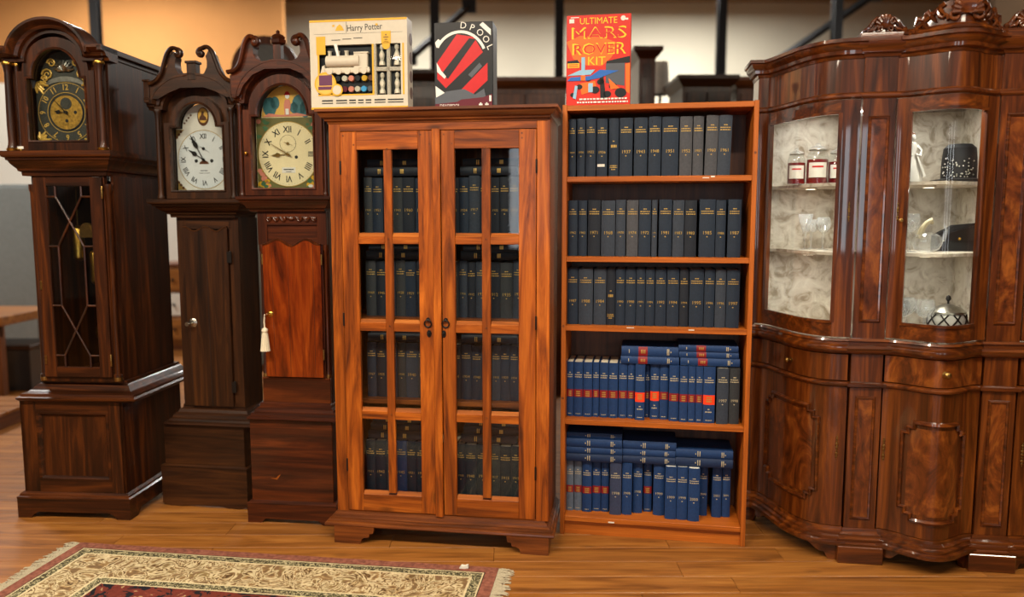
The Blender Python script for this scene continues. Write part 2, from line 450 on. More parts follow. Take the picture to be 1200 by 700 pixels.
_font = {}
BOLD = [0.0]
def glyphs(txt, size=1.0):
    """flat text outline mesh, centred on x, in the XY plane"""
    key = (txt, size, BOLD[0])
    if key not in _font:
        cu = bpy.data.curves.new('t', 'FONT'); cu.body = txt; cu.size = size; cu.align_x = 'CENTER'; cu.align_y = 'CENTER'; cu.resolution_u = 2; cu.offset = BOLD[0]
        o = bpy.data.objects.new('t', cu); COL.objects.link(o)
        bpy.context.view_layer.update()
        me = bpy.data.meshes.new_from_object(o.evaluated_get(bpy.context.evaluated_depsgraph_get()))
        vs = [tuple(v.co) for v in me.vertices]; fs = [tuple(p.vertices) for p in me.polygons]
        bpy.data.objects.remove(o); bpy.data.curves.remove(cu); bpy.data.meshes.remove(me)
        _font[key] = (vs, fs)
    return _font[key]
def text(mb, txt, size, x, y, z, rot=0.0, sx=1.0, sy=1.0):
    """text standing in the XZ plane facing -y"""
    vs, fs = glyphs(txt, 1.0)
    c, s = math.cos(rot), math.sin(rot)
    out = []
    for a, b, _ in vs:
        a *= size * sx; b *= size * sy
        out.append((x + a * c - b * s, y, z + a * s + b * c))
    return mb.add(out, fs)
def disc(mb, cx, cz, r, y, t=.0006, n=24, rz=None):
    return mb.lathe([(r, 0), (r, t)], (cx, y, cz), n, 'Y') if rz is None else mb.prism(arc(cx, cz, r, rz, 0, 2 * PI, n)[:-1], y, y + t)
def poly(mb, pts, y, t=.0006): return mb.prism(pts, y, y + t)
def rect(mb, x0, x1, z0, z1, y, t=.0006): return mb.box(x0, x1, y, y + t, z0, z1)

# ================================================================== THE ROOM
X0, X1, Y0, Y1 = -9.5, 8.5, -7.0, 13.2
fl_root = obj('floor', MB().box(X0, X1, Y0, Y1, -.12, -.012), 'plank')
struct(fl_root, 'warm oak plank floor with fine dark joints')
def build_planks():
    random.seed(3)
    pw, L = .142, 1.28
    me = {}
    def plank_mesh(l):
        k = round(l, 3)
        if k not in me:
            o = obj('plank', MB().box(0, k - .0016, 0, pw - .0016, -.013, 0, .0012), 'plank', None, False)
            me[k] = o.data; bpy.data.objects.remove(o)
        return me[k]
    far = MB(); n = 0
    y = 1.95
    while y < 13.1:
        x = -4.6 + random.choice([0, .2, .4, .6, .8, 1.0]) - .6
        near = y < 5.35
        xe = 4.0 if near else X1
        if not near: x = X0 + random.random()
        while x < xe:
            l = L
            if near and n < 298:
                o = bpy.data.objects.new('plank', plank_mesh(l)); COL.objects.link(o)
                o.location = (x, y, 0); o.parent = fl_root; n += 1
            else:
                far.box(x, min(x + l - .0016, X1), y, min(y + pw - .0016, Y1), -.013, 0)
            x += l
        y += pw
    # the rest of the floor: beside and behind the nearest boards
    y = Y0
    while y < 13.1:
        for (a, b) in ((X0, -5.2), (5.3, X1)) if 1.9 < y < 5.35 else (((X0, X1),) if y < 1.94 else ()):
            x = a + (0 if y > 1.9 else random.random() * -1)
            while x < b:
                far.box(max(x, a), min(x + L - .0016, b), y, min(y + pw - .0016, 1.949 if y < 1.949 else 99), -.013, 0)
                x += L
        y += pw
    o = obj('board_field', far, 'plank', fl_root, False); o['kind'] = 'stuff'
build_planks()
struct(obj('ceiling', MB().box(X0, X1, Y0, Y1, CEIL, CEIL + .1), 'ceilpaint', None, False), 'dim tan ceiling of the hall')
struct(obj('wall_back', MB().box(X0, X1, Y1, Y1 + .1, 0, CEIL), 'wallcream', None, False), 'cream wall far behind the furniture')
struct(obj('wall_left', MB().box(X0 - .1, X0, Y0, Y1, 0, CEIL), 'wallwhite', None, False), 'white side wall')
struct(obj('wall_right', MB().box(X1, X1 + .1, Y0, Y1, 0, CEIL), 'wallshade', None, False), 'brown side wall')
fw = MB()
edges = [X0] + [e for x, w in SHOPWIN for e in (x - w / 2, x + w / 2)] + [X1]
for i in range(0, len(edges), 2): fw.box(edges[i], edges[i + 1], Y0 - .1, Y0, 0, CEIL)
for x, w in SHOPWIN:
    fw.box(x - w / 2, x + w / 2, Y0 - .1, Y0, 0, .9); fw.box(x - w / 2, x + w / 2, Y0 - .1, Y0, 3.0, CEIL)
struct(obj('wall_front', fw, 'wallshade', None, False), 'brown wall with shop windows')
for i, (x, w) in enumerate(SHOPWIN):
    f = MB()
    for a in (x - w / 2, x - .03, x + w / 2 - .06): f.box(a, a + .06, Y0 - .08, Y0 - .01, .9, 3.0)
    for z in (.9, 1.93, 2.94): f.box(x - w / 2, x + w / 2, Y0 - .08, Y0 - .01, z, z + .06)
    wn = struct(obj('window_%d' % (i + 1), f, 'whitepaint', None, False), 'white framed shop window')
    obj('pane', MB().box(x - w / 2, x + w / 2, Y0 - .05, Y0 - .046, .9, 3.0), 'pane', wn, False)
struct(obj('wall_partition', MB().box(X0, -3.35, 11.6, 11.7, 0, CEIL), 'walltan', None, False), 'warm tan partition wall behind the clocks')
struct(obj('wall_screen', MB().box(5.35, X1, 8.8, 8.9, 0, CEIL), 'wallbrown', None, False), 'dark brown partition behind the display cabinet')

LAMPAT = ['before the tall brass-dial clock', 'before the glazed cabinet', 'before the open bookcase', 'before the display cabinet', 'over the aisle on the clock side', 'over the aisle on the display cabinet side',
          'before the tan partition wall', 'at the cream wall behind the glazed cabinet', 'at the cream wall behind the bookcase', 'before the dark brown partition', 'as added fill over the metal cabinet']
for i, (x, y, z, L, p) in enumerate(STRIPS):
    t = empty('strip_lamp', (x, y, z))
    tag(t, 'white strip lamp hung ' + LAMPAT[i], 'lamp', 'ceiling strip lamps')
    obj('housing', MB().box(-L / 2 - .04, L / 2 + .04, -.1, .1, -.04, .04, .01), 'whitepaint', t, False)
    obj('tube', MB().lathe([(.017, -L / 2), (.017, L / 2)], (0, 0, -.058), 10, 'X'), 'tubeglow', t)
    h = MB()
    for a in (-L * .35, L * .35): h.tube([(a, 0, .04), (a, 0, CEIL - z)], .006, 6)
    obj('hanger', h, 'steelpaint', t)

# steel frame at the back
for i, (x, lab) in enumerate([(-5.28, 'before the tan partition'), (-.98, 'behind the boxes'), (.60, 'behind the red box'), (2.66, 'left of the crossing brace'), (4.12, 'meeting the crossing brace')]):
    m = MB().box(x - .055, x + .055, 10.0, 10.012, 0, CEIL).box(x - .055, x + .055, 10.10, 10.112, 0, CEIL).box(x - .006, x + .006, 10.012, 10.10, 0, CEIL)
    m.box(x - .12, x + .12, 9.94, 10.18, 0, .02)
    tag(obj('steel_column', m, 'steelpaint', None, False), 'dark grey steel column in the back hall, ' + lab, 'column', 'steel columns')
def brace(p, q, lab):
    m = MB().tube([p, q], .05, 4)
    for c in (p, q): m.box(c[0] - .09, c[0] + .09, c[1] - .02, c[1] + .02, c[2] - .09, c[2] + .09)
    tag(obj('steel_brace', m, 'steelpaint', None, False), lab, 'brace')
brace((2.68, 10.2, 3.0), (4.65, 10.2, 4.35), 'dark steel brace climbing across the cream wall to the right column')
brace((-1.32, 10.2, 3.55), (-.55, 10.2, 4.2), 'short dark steel brace beside the black comic box')

# furniture far behind
def panel_piece(name, lab, cat, x0, x1, y0, y1, h, wd, doors=2, crown=.05):
    t = empty(name, ((x0 + x1) / 2, y0, 0)); tag(t, lab, cat); w = (x1 - x0) / 2
    obj('body', MB().box(-w, w, .0, y1 - y0, .08, h, .005), wd + 'Z', t)
    obj('plinth', MB().box(-w - .02, w + .02, -.02, y1 - y0, 0, .08, .005), wd + 'X', t)
    obj('cornice', MB().sweep([(0, h - .06), (crown, h), (crown, h + .03), (0, h + .03)], upath(-w, w, 0, y1 - y0)), wd + 'X', t)
    for k in range(doors):
        a = -w + .03 + k * (2 * w - .06) / doors; b = a + (2 * w - .06) / doors - .01
        d = MB().box(a, b, -.022, -.002, .12, h - .1, .003)
        d.box(a + .07, b - .07, -.03, -.02, .25, h * .5 - .05, .006).box(a + .07, b - .07, -.03, -.02, h * .5 + .02, h - .2, .006)
        dd = obj('door', d, wd + 'Z', t)
        obj('knob', MB().ball((b - .03, -.04, h * .48), .014, 8), 'brassold', dd)
    return t
panel_piece('armoire', 'tall dark red armoire behind the red box', 'armoire', 1.00, 1.13, 6.2, 6.7, 2.80, 'redmah', 1)
panel_piece('wardrobe', 'low-crowned black wardrobe behind the open bookcase', 'wardrobe', 1.37, 1.76, 6.3, 6.85, 2.60, 'walnut', 2)
panel_piece('wardrobe', 'mid-brown wardrobe between the comic box and red box', 'wardrobe', -.22, .44, 6.4, 6.95, 2.60, 'oakfall', 2)
panel_piece('wardrobe', 'narrow dark wardrobe behind the white craft box', 'wardrobe', -1.15, -.55, 6.4, 6.95, 2.66, 'walnut', 2)
panel_piece('locker', 'tan wooden locker left of the display cabinet top', 'locker', 1.86, 2.3, 6.5, 6.95, 2.62, 'oakfall', 1)
t = empty('floor_lamp', (1.31, 6.95, 0))
tag(t, 'white shaded floor lamp between the armoire and black wardrobe', 'lamp')
obj('base', MB().lathe([(.13, 0), (.13, .02), (.03, .04), (.012, .06)], n=16), 'iron', t)
obj('pole', MB().lathe([(.012, .06), (.012, 2.66)], n=8), 'iron', t)
obj('shade', MB().lathe([(.085, 2.58), (.065, 2.86), (.06, 2.86), (.08, 2.58)], n=18), 'lampshade', t)
# arched mirror standing on a chest behind the third clock
t = empty('arched_mirror', (-2.16, 6.9, 0)); tag(t, 'tall brown arched cheval mirror behind the carved clock hoods', 'mirror')
fr = MB(); a = xz([(-.26, .15)] + [(-.26, 2.75)] + arc(0, 2.78, .26, .26, PI, 0, 14) + [(.26, .15)], 0)
fr.sweep([(-.035, -.02), (.035, -.02), (.035, .02), (-.035, .02)], a, (0, 1, 0)); fr.box(-.29, .29, -.02, .02, .1, .17)
obj('frame', fr, 'oakfallZ', t)
obj('mirror_plate', MB().prism([(-.24, .16)] + [(-.24, 2.78)] + arc(0, 2.78, .24, .24, PI, 0, 14) + [(.24, .16)], .0, .006), 'greymetal', t)
for s in (-1, 1): obj('foot', MB().box(s * .24 - .03, s * .24 + .03, -.25, .25, 0, .1, .01), 'blackwood', t)
# left background
t = empty('workbench', (-4.85, 6.3, 0)); tag(t, 'blurred wooden workbench with pale top left of the tall clock', 'workbench')
obj('worktop', MB().box(-.75, .62, 0, .8, .60, .68, .006), 'plank', t)
obj('apron', MB().box(-.7, .57, .04, .08, .5, .6), 'oakfallX', t, False)
for x in (-.7, .5):
    for y in (.05, .68): obj('leg', MB().box(x, x + .07, y, y + .07, 0, .6, .004), 'oakfallZ', t)
t = empty('floor_platform', (-4.15, 5.05, 0)); tag(t, 'low tan wooden platform on the floor beyond the tall clock', 'platform')
for k in range(5): obj('slat', MB().box(-.75, .55, k * .16, k * .16 + .14, .10, .125, .003), 'plank', t)
for x in (-.7, -.1, .45): obj('bearer', MB().box(x, x + .07, 0, .78, 0, .10, .003), 'oakfallY', t)
t = empty('storage_box', (-4.45, 6.55, 0)); tag(t, 'dark box stored under the workbench', 'box')
obj('body', MB().box(-.28, .28, 0, .4, 0, .36, .005), 'blackwood', t); obj('lid', MB().box(-.29, .29, -.01, .41, .36, .40, .005), 'walnutX', t)
t = empty('metal_cabinet', (-5.75, 8.2, 0)); tag(t, 'grey metal cabinet beyond the workbench', 'cabinet')
obj('body', MB().box(-.75, .75, 0, .5, .05, 1.85, .006), 'greymetal', t); obj('plinth', MB().box(-.74, .74, .03, .49, 0, .05), 'steelpaint', t)
for s in (0, 1):
    d = obj('door', MB().box(-.74 + s * .745, -.01 + s * .745, -.02, 0, .1, 1.82, .004), 'greymetal', t)
    obj('handle', MB().box(-.07 + s * .12, -.05 + s * .12, -.04, -.02, .9, 1.05), 'iron', d)
t = empty('paint_can', (-4.92, 6.55, .68)); tag(t, 'teal can standing on the workbench', 'can')
obj('body', MB().lathe([(.11, 0), (.11, .34)], n=18), 'print_teal', t); obj('lid', MB().lathe([(.113, .34), (.113, .365)], n=18), 'silver', t)
t = empty('pine_dresser', (-3.55, 8.6, 0)); tag(t, 'pale dresser seen through the gap between two clocks', 'dresser')
obj('body', MB().box(-.5, .5, 0, .45, .06, .95, .006), 'plank', t); obj('top', MB().box(-.53, .53, -.03, .46, .95, .99, .006), 'oakfallX', t)
obj('plinth', MB().box(-.5, .5, .02, .45, 0, .06), 'oakfallX', t)
for k in range(3):
    d = obj('drawer', MB().box(-.46, .46, -.02, 0, .12 + k * .28, .37 + k * .28, .005), 'whitepaint' if k == 1 else 'plank', t)
    for s in (-.25, .25): obj('knob', MB().ball((s, -.035, .245 + k * .28), .018, 8), 'iron', d)
struct(obj('wall_board', MB().box(-9.4, -4.6, 10.6, 10.7, 0, 3.3), 'wallwhite', None, False), 'white boarded partition left of the tall clock')

# ================================================================== LONGCASE CLOCKS
def arch_frame(mb, cx, gw, g0, gs, ra, rz, ow, o0, os_, oa, oz, y0, y1, n=10):
    for s in (-1, 1):
        p = [(cx, g0), (cx + s * gw, g0), (cx + s * gw, gs), (cx + s * ra, gs)]
        p += [(cx + s * ra * math.cos(t), gs + rz * math.sin(t)) for t in [PI / 2 * i / n for i in range(1, n + 1)]]
        p += [(cx + s * oa * math.cos(t), os_ + oz * math.sin(t)) for t in [PI / 2 * i / n for i in range(n, -1, -1)]]
        p += [(cx + s * ow, os_), (cx + s * ow, o0), (cx, o0)]
        q = [p[0]]
        for a in p[1:]:
            if abs(a[0] - q[-1][0]) + abs(a[1] - q[-1][1]) > 1e-5: q.append(a)
        mb.prism(q, y0, y1)
    return mb
def arch_plate(cx, gw, g0, gs, ra, rz, n=16):
    return [(cx - gw, g0), (cx - gw, gs), (cx - ra, gs)] + arc(cx, gs, ra, rz, PI, 0, n)[1:-1] + [(cx + ra, gs), (cx + gw, gs), (cx + gw, g0)]
def column(root, x, y, z0, z1, r, wd, ring):
    L = z1 - z0
    sh = MB().lathe([(r * 1.25, z0 + .012), (r * 1.0, z0 + .03), (r * .92, z0 + .05), (r, z0 + L * .3), (r * .82, z1 - .05), (r * 1.0, z1 - .03), (r * 1.2, z1 - .012)], (x, y, 0), 14)
    c = obj('column', sh, wd, root)
    obj('cap_ring', MB().lathe([(r * 1.35, z1 - .014), (r * 1.45, z1 - .007), (r * 1.35, z1)], (x, y, 0), 14), ring, c)
    obj('base_ring', MB().lathe([(r * 1.35, z0), (r * 1.5, z0 + .008), (r * 1.3, z0 + .014)], (x, y, 0), 14), ring, c)
def numerals(mb, cx, cz, y, r, size, roman=True, kx=.8, asp=1.0):
    BOLD[0] = .018
    rom = ['XII', 'I', 'II', 'III', 'IIII', 'V', 'VI', 'VII', 'VIII', 'IX', 'X', 'XI']
    for h in range(12):
        a = PI / 2 - h * PI / 6
        text(mb, rom[h] if roman else str(h or 12), size, cx + r * asp * math.cos(a), y, cz + r * math.sin(a), a - PI / 2, kx)
    BOLD[0] = 0.0
def dots(mb, cx, cz, y, r, n, s, asp=1.0):
    for i in range(n):
        a = 2 * PI * i / n
        disc(mb, cx + r * asp * math.cos(a), cz + r * math.sin(a), s * (1.6 if i % 5 == 0 else 1), y, .0005, 6)
def ring(mb, cx, cz, y, r, t, n=40, w=.0006, asp=1.0):
    p = [(cx + r * asp * math.cos(2 * PI * i / n), y, cz + r * math.sin(2 * PI * i / n)) for i in range(n)]
    return mb.sweep([(-t, 0), (t, 0), (t, w), (-t, w)], p, (0, 1, 0), True)
def hand(mb, cx, cz, y, ang, L, w, spade=True):
    """clock hand, ang in degrees clockwise from XII"""
    a = R(ang); ux, uz = math.sin(a), math.cos(a); px, pz = uz, -ux
    def P(l, s): return (cx + ux * l + px * s, cz + uz * l + pz * s)
    if spade:
        out = [P(-.01, w * .5), P(L * .45, w * .5), P(L * .5, w * 2.2), P(L * .62, w * 3.0), P(L * .74, w * 1.4), P(L, 0), P(L * .74, -w * 1.4), P(L * .62, -w * 3.0), P(L * .5, -w * 2.2), P(L * .45, -w * .5), P(-.01, -w * .5)]
    else:
        out = [P(-.02, w * .7), P(0, w * .9), P(L * .5, w * .5), P(L, 0), P(L * .5, -w * .5), P(0, -w * .9), P(-.02, -w * .7)]
    mb.prism(out, y, y + .0015); disc(mb, cx, cz, .007, y - .001, .003, 12)

def base_skirt(root, x0, x1, dep, h, wd, cut0, cut1, ch):
    xm = (x0 + x1) / 2
    fp = [(x0, 0), (x0 + cut0, 0), (x0 + cut0 + .012, ch * .55), (x0 + cut1 - .01, ch), (x1 - cut1 + .01, ch), (x1 - cut0 - .012, ch * .55), (x1 - cut0, 0), (x1, 0), (x1, h), (x0, h)]
    m = MB().prism(fp, 0, .022)
    sp = [(0.022, 0), (cut0, 0), (cut0 + .03, ch), (dep - cut0 - .03, ch), (dep - cut0, 0), (dep, 0), (dep, h), (0.022, h)]
    m.prism(sp, x0, x0 + .02, 'YZ'); m.prism(sp, x1 - .02, x1, 'YZ')
    return obj('skirt', m, wd, root)
def hood(root, cx, q, wd):
    """shared break-arch hood: moulding, case, mask, arched door with glass, cornice"""
    hw, dep, z0, zb, bw, by = q['hw'], q['dep'], q['z0'], q['zb'], q['bw'], q['by']
    V, H = wd + 'Z', wd + 'X'
    tw, ty = q['tw'], q['ty']            # trunk half width and front
    d = zb - z0
    w_ = bw - tw
    obj('hood_moulding', MB().sweep([(-.02, z0), (.006, z0), (.008, z0 + d * .16), (.018, z0 + d * .19), (.020, z0 + d * .28), (w_ * .42, z0 + d * .36), (w_ * .60, z0 + d * .50), (w_ * .70, z0 + d * .62), (w_ * .78, z0 + d * .63), (w_ * .80, z0 + d * .72), (w_ - .003, z0 + d * .76), (w_, z0 + d * .82), (w_, zb), (-.02, zb)], upath(cx - tw, cx + tw, ty, q['tdep'])), H, root, True, 22)
    c = MB()
    for s in (-1, 1):
        a, b = sorted((cx + s * hw, cx + s * (hw - .014)))
        c.box(a, b, .03, dep, zb, q['zc'] + .02, .001)
    c.box(cx - hw, cx + hw, dep - .012, dep, zb, q['zc'] + .02)
    case = obj('hood_case', c, V, root)
    ro = [(cx - hw, q['zc'] + .01)] + [(p[0], p[1] + .012) for p in arc(cx, q['zc'], q['ca'], q['cb'], PI, 0, 20)] + [(cx + hw, q['zc'] + .01)]
    ri = [(a * .96 + cx * .04, b - .016) for a, b in reversed(ro)]
    obj('roof', MB().prism(ro + ri, q.get('ry', .0), dep), H, root)
    mk = arch_frame(MB(), cx, q['gw'] + .004, q['g0'], q['gs'], q['ra'] + .004, q['rz'] + .004, hw - .014, zb, q['zc'], q['ca'], q['cb'] - .004, .046, .056)
    obj('mask', mk, V, root)
    fw_ = q['fw']
    df = arch_frame(MB(), cx, q['gw'], q['g0'], q['gs'], q['ra'], q['rz'], q['dw'], zb + .004, q['gs'] + fw_ * .75, q['ra'] + fw_, q['rz'] + fw_ * .45, q['dy'], q['dy'] + .022)
    door = obj('hood_door', df, V, root)
    bead = xz([(cx - q['gw'], q['g0']), (cx - q['gw'], q['gs']), (cx - q['ra'], q['gs'])] + arc(cx, q['gs'], q['ra'], q['rz'], PI, 0, 20)[1:-1] + [(cx + q['ra'], q['gs']), (cx + q['gw'], q['gs']), (cx + q['gw'], q['g0'])], q['dy'])
    obj('bead', MB().sweep([(-.001, -.004), (.006, -.006), (.009, 0), (-.001, 0)], bead, (0, 1, 0), True), H, door)
    obj('glass_pane', MB().prism(arch_plate(cx, q['gw'] + .003, q['g0'] - .003, q['gs'], q['ra'] + .003, q['rz'] + .003), q['dy'] + .010, q['dy'] + .013), 'paneclock', door, False)
    # break-arch cornice
    pa = [(cx - q['cw'], q['zc'])] + arc(cx, q['zc'], q['ca'], q['cb'], PI, 0, 24) + [(cx + q['cw'], q['zc'])]
    cp = q['cp']; ct = q['ct']
    pr = [(-.004, .05), (-.004, -cp * .25), (ct * .18, -cp * .35), (ct * .25, -cp * .55), (ct * .5, -cp * .62), (ct * .7, -cp * .9), (ct * .8, -cp), (ct, -cp), (ct, .05)]
    obj('cornice', MB().sweep(pr, xz(pa, .03), (0, 1, 0)), H, root)
    sc = MB()
    for s in (-1, 1):
        a, b = sorted((cx + s * (hw - .002), cx + s * q['cw']))
        sc.box(a, b, .03 - cp, dep, q['zc'] + ct * .55, q['zc'] + ct, .003)
        a, b = sorted((cx + s * (hw - .002), cx + s * (q['cw'] - .016)))
        sc.box(a, b, .03 - cp * .6, dep, q['zc'] + ct * .2, q['zc'] + ct * .55, .003)
        a, b = sorted((cx + s * (hw - .002), cx + s * (q['cw'] - .03)))
        sc.box(a, b, .03 - cp * .4, dep, q['zc'], q['zc'] + ct * .2, .003)
    obj('side_cornice', sc, wd + 'Y', root)

# ---------------- first clock: deep case, brass dial, glazed trunk door
def clock_brass():
    t = empty('longcase_clock', (-2.482, 3.725, 0), R(-3.8))
    tag(t, 'tallest longcase clock with brass dial and astragal glazed trunk door', 'clock')
    V, H, Yw = 'mahogZ', 'mahogX', 'mahogY'
    D = .60
    base_skirt(t, .0, .585, D + .01, .098, H, .07, .12, .032)
    obj('base_moulding', MB().sweep([(-.03, .098), (.0, .098), (.002, .106), (-.008, .112), (-.010, .120), (-.022, .130), (-.03, .134)], upath(0, .585, 0, D)), H, t)
    # plinth with fielded panel
    x0, x1 = .032, .562
    pl = MB().box(x0, x0 + .016, .02, D - .01, .13, .60).box(x1 - .016, x1, .02, D - .01, .13, .60).box(x0, x1, D - .022, D - .01, .13, .60)
    obj('plinth_case', pl, V, t)
    f = MB().box(x0, .113, .02, .04, .13, .60, .001).box(.487, x1, .02, .04, .13, .60, .001)
    obj('plinth_stile', f, V, t)
    obj('plinth_rail', MB().box(.113, .487, .02, .04, .13, .188).box(.113, .487, .02, .04, .542, .60), H, t)
    pp = [(.113, .188), (.487, .188), (.487, .542), (.113, .542)]
    obj('panel_moulding', MB().sweep([(0, .012), (0, -.003), (-.012, -.004), (-.02, .004), (-.024, .012)], xz(pp[::-1], .022), (0, 1, 0), True), H, t)
    obj('plinth_panel', MB().box(.125, .475, .032, .042, .2, .53, .003), V, t)
    # waist moulding
    tw0, tw1, ty = .13, .545, .045
    obj('waist_moulding', MB().sweep([(-.02, .598), (.088, .598), (.096, .606), (.098, .615), (.085, .622), (.082, .632), (.06, .638), (.045, .65), (.03, .668), (.016, .676), (.014, .69), (-.02, .69)], upath(tw0, tw1, ty + .045, D - .0)), H, t)
    # trunk
    zt0, zt1, tb = .69, 1.70, D - .03
    tr = MB().box(tw0, tw0 + .014, ty + .03, tb, zt0, zt1).box(tw1 - .014, tw1, ty + .03, tb, zt0, zt1).box(tw0, tw1, tb - .012, tb, zt0, zt1).box(tw0, tw1, ty + .02, tb, zt0 - .01, zt0 + .008)
    obj('trunk_case', tr, V, t)
    ff = MB().box(tw0 + .028, .163, ty, ty + .022, zt0, zt1).box(.510, tw1 - .028, ty, ty + .022, zt0, zt1).box(.163, .510, ty, ty + .022, zt0, .712).box(.163, .510, ty, ty + .022, 1.695, zt1)
    obj('trunk_frame', ff, V, t)
    for x in (tw0 + .018, tw1 - .018):
        q = MB().lathe([(.02, .70), (.02, .725), (.014, .73), (.0145, 1.62), (.019, 1.63), (.02, 1.66)], (x, ty + .012, 0), 12)
        qc = obj('quarter_column', q, V, t)
        obj('column_foot', MB().lathe([(.02, .693), (.021, .70), (.02, .712)], (x, ty + .012, 0), 12), 'brassold', qc)
    # glazed door
    a, b, z0, z1 = .165, .508, .714, 1.693
    g0, g1, h0, h1 = .228, .448, .765, 1.65
    dr = obj('trunk_door', MB().box(a, g0, ty - .012, ty + .010, z0, z1, .002).box(g1, b, ty - .012, ty + .010, z0, z1, .002), V, t)
    obj('door_rail', MB().box(g0, g1, ty - .012, ty + .010, z0, h0, .002).box(g0, g1, ty - .012, ty + .010, h1, z1, .002), H, dr)
    m0, m1 = g0 + .045, g1 - .045
    zs = [h0, .822, 1.07, 1.36, 1.60, h1]
    mu = []
    for x in (m0, m1):
        mu += [((x, h0), (x, zs[1])), ((x, zs[2]), (x, zs[3])), ((x, zs[4]), (x, h1))]
    for z in (zs[1], zs[2], zs[3], zs[4]):
        mu += [((g0, z), (m0, z)), ((m1, z), (g1, z))]
    for k in (1, 3):
        mu += [((m0, zs[k]), (m1, zs[k + 1])), ((m1, zs[k]), (m0, zs[k + 1]))]
    for (p, q) in mu:
        obj('glazing_bar', MB().tube([(p[0], ty - .008, p[1]), (q[0], ty - .008, q[1])], .0052, 6), V, dr)
    obj('glass_pane', MB().box(g0 - .004, g1 + .004, ty - .002, ty + .001, h0 - .004, h1 + .004), 'paneclock', dr, False)
    for z in (.80, 1.62): obj('hinge', MB().lathe([(.004, z - .03), (.005, z - .028), (.005, z + .028), (.004, z + .03)], (b + .002, ty - .012, 0), 8), 'brassold', dr)
    for z in (.80, 1.17): obj('escutcheon', MB().box(a + .006, a + .016, ty - .016, ty - .012, z - .022, z + .022, .001), 'brassold', dr)
    # works behind the glass: pendulum and weights
    cxw = .345
    pw = obj('pendulum', MB().tube([(cxw, .30, 1.69), (cxw, .30, .90)], .005, 6).lathe([(.01, -.012), (.07, -.006), (.075, 0), (.07, .006), (.01, .012)], (cxw, .30, .90), 20, 'Y'), 'brass', t)
    for k, (x, z) in enumerate(((cxw + .03, 1.18), (cxw - .055, 1.30))):
        w = obj('weight', MB().lathe([(.008, z + .16), (.022, z + .15), (.028, z + .14), (.028, z), (.02, z - .012), (.006, z - .02)], (x, .17, 0), 16), 'brass', t)
        obj('line', MB().tube([(x, .17, z + .16), (x, .17, 1.69)], .0025, 5), 'brassold', w)
    obj('pulley', MB().lathe([(.034, -.007), (.034, .007)], (cxw, .16, 1.44), 18, 'Y'), 'brassold', t)
    obj('seat_bracket', MB().prism([(cxw - .045, 1.40), (cxw + .045, 1.40), (cxw + .015, 1.46), (cxw - .015, 1.46)], .15, .17), 'brassold', t)
    # hood
    cx = .325
    q = dict(hw=.25, dep=.52, z0=1.70, zb=1.815, bw=.272, by=-.02, tw=.205, ty=.04, tdep=.54, zc=2.235, ca=.146, cb=.128, gw=.142, g0=1.865, gs=2.155, ra=.118, rz=.135,
             fw=.045, dw=.19, dy=.012, cw=.272, cp=.085, ct=.058)
    hood(t, cx, q, 'mahog')
    # columns front and the blocks above them
    for s in (-1, 1):
        column(t, cx + s * .225, .0, 1.815, 2.228, .018, V, 'brass')
        column(t, cx + s * .196, .022, 1.815, 2.228, .009, V, 'brass')
    # dial
    y = .085
    d = obj('dial_plate', MB().prism(arch_plate(cx, .150, 1.855, 2.155, .124, .14), y, y + .004), 'slatedial', t)
    cz = 2.005
    obj('chapter_ring', ring(MB(), cx, cz, y - .003, .118, .024, 48, .003), 'slatedial', d)
    nm = MB(); numerals(nm, cx, cz, y - .0045, .118, .038, False, .9); ring(nm, cx, cz, y - .004, .141, .0012); ring(nm, cx, cz, y - .004, .094, .0012); dots(nm, cx, cz, y - .004, .135, 60, .001)
    obj('numerals', nm, 'giltbright', d)
    obj('dial_centre', MB().lathe([(.083, 0), (.083, .002)], (cx, y - .004, cz), 40, 'Y'), 'brassface', d)
    sb = obj('seconds_dial', MB().lathe([(.028, 0), (.028, .002)], (cx, y - .006, cz + .042), 24, 'Y').lathe([(.018, -.001), (.018, .001)], (cx, y - .007, cz + .042), 20, 'Y'), 'slatedial', d)
    ink = MB(); ring(ink, cx, cz, y - .005, .083, .002)
    for p in ((-.045, 0), (.045, 0), (0, -.04), (0, 0)): disc(ink, cx + p[0], cz + p[1], .008, y - .0055, .001, 12)
    obj('winding_hole', ink, 'ink', d)
    hd = MB(); hand(hd, cx, cz, y - .012, 275, .06, .003); hand(hd, cx, cz, y - .015, 318, .115, .0025, False)
    obj('hand', hd, 'iron', d)
    # pierced corner spandrels and the arch ornament
    random.seed(5)
    for sx in (-1, 1):
        for sz in (-1, 1):
            m = MB(); ox, oz = cx + sx * .142, cz + sz * .142
            for k in range(7):
                a = PI / 2 * k / 6; r = .05 + .012 * math.sin(k * 2.1)
                m.tube([(ox, y - .003, oz), (ox - sx * r * .5 * math.cos(a) , y - .006, oz - sz * r * .5 * math.sin(a)), (ox - sx * r * math.cos(a), y - .003, oz - sz * r * math.sin(a))], [.004, .010, .004], 6)
            obj('spandrel', m, 'giltbright', d)
    orn = MB(); az = 2.20
    for k in range(9):
        a = R(10 + k * 20); L = .05
        orn.tube([(cx, y - .004, az), (cx + .026 * math.cos(a), y - .01, az + .026 * math.sin(a)), (cx + L * math.cos(a), y - .004, az + L * math.sin(a))], [.004, .009, .004], 6)
    ob = obj('arch_boss', orn, 'silver', d)
    sc = MB()
    for s in (-1, 1):
        for (px, pz, r0) in ((.085, 2.185, .028), (.062, 2.238, .022), (.10, 2.165, .016)):
            pts = [(cx + s * (px + r0 * (1 - k / 16) * math.cos(k * .75)), y - .004, pz + r0 * (1 - k / 16) * math.sin(k * .75)) for k in range(14)]
            sc.tube(pts, [.005 - .0002 * k for k in range(14)], 6)
    obj('arch_scroll', sc, 'giltbright', d)
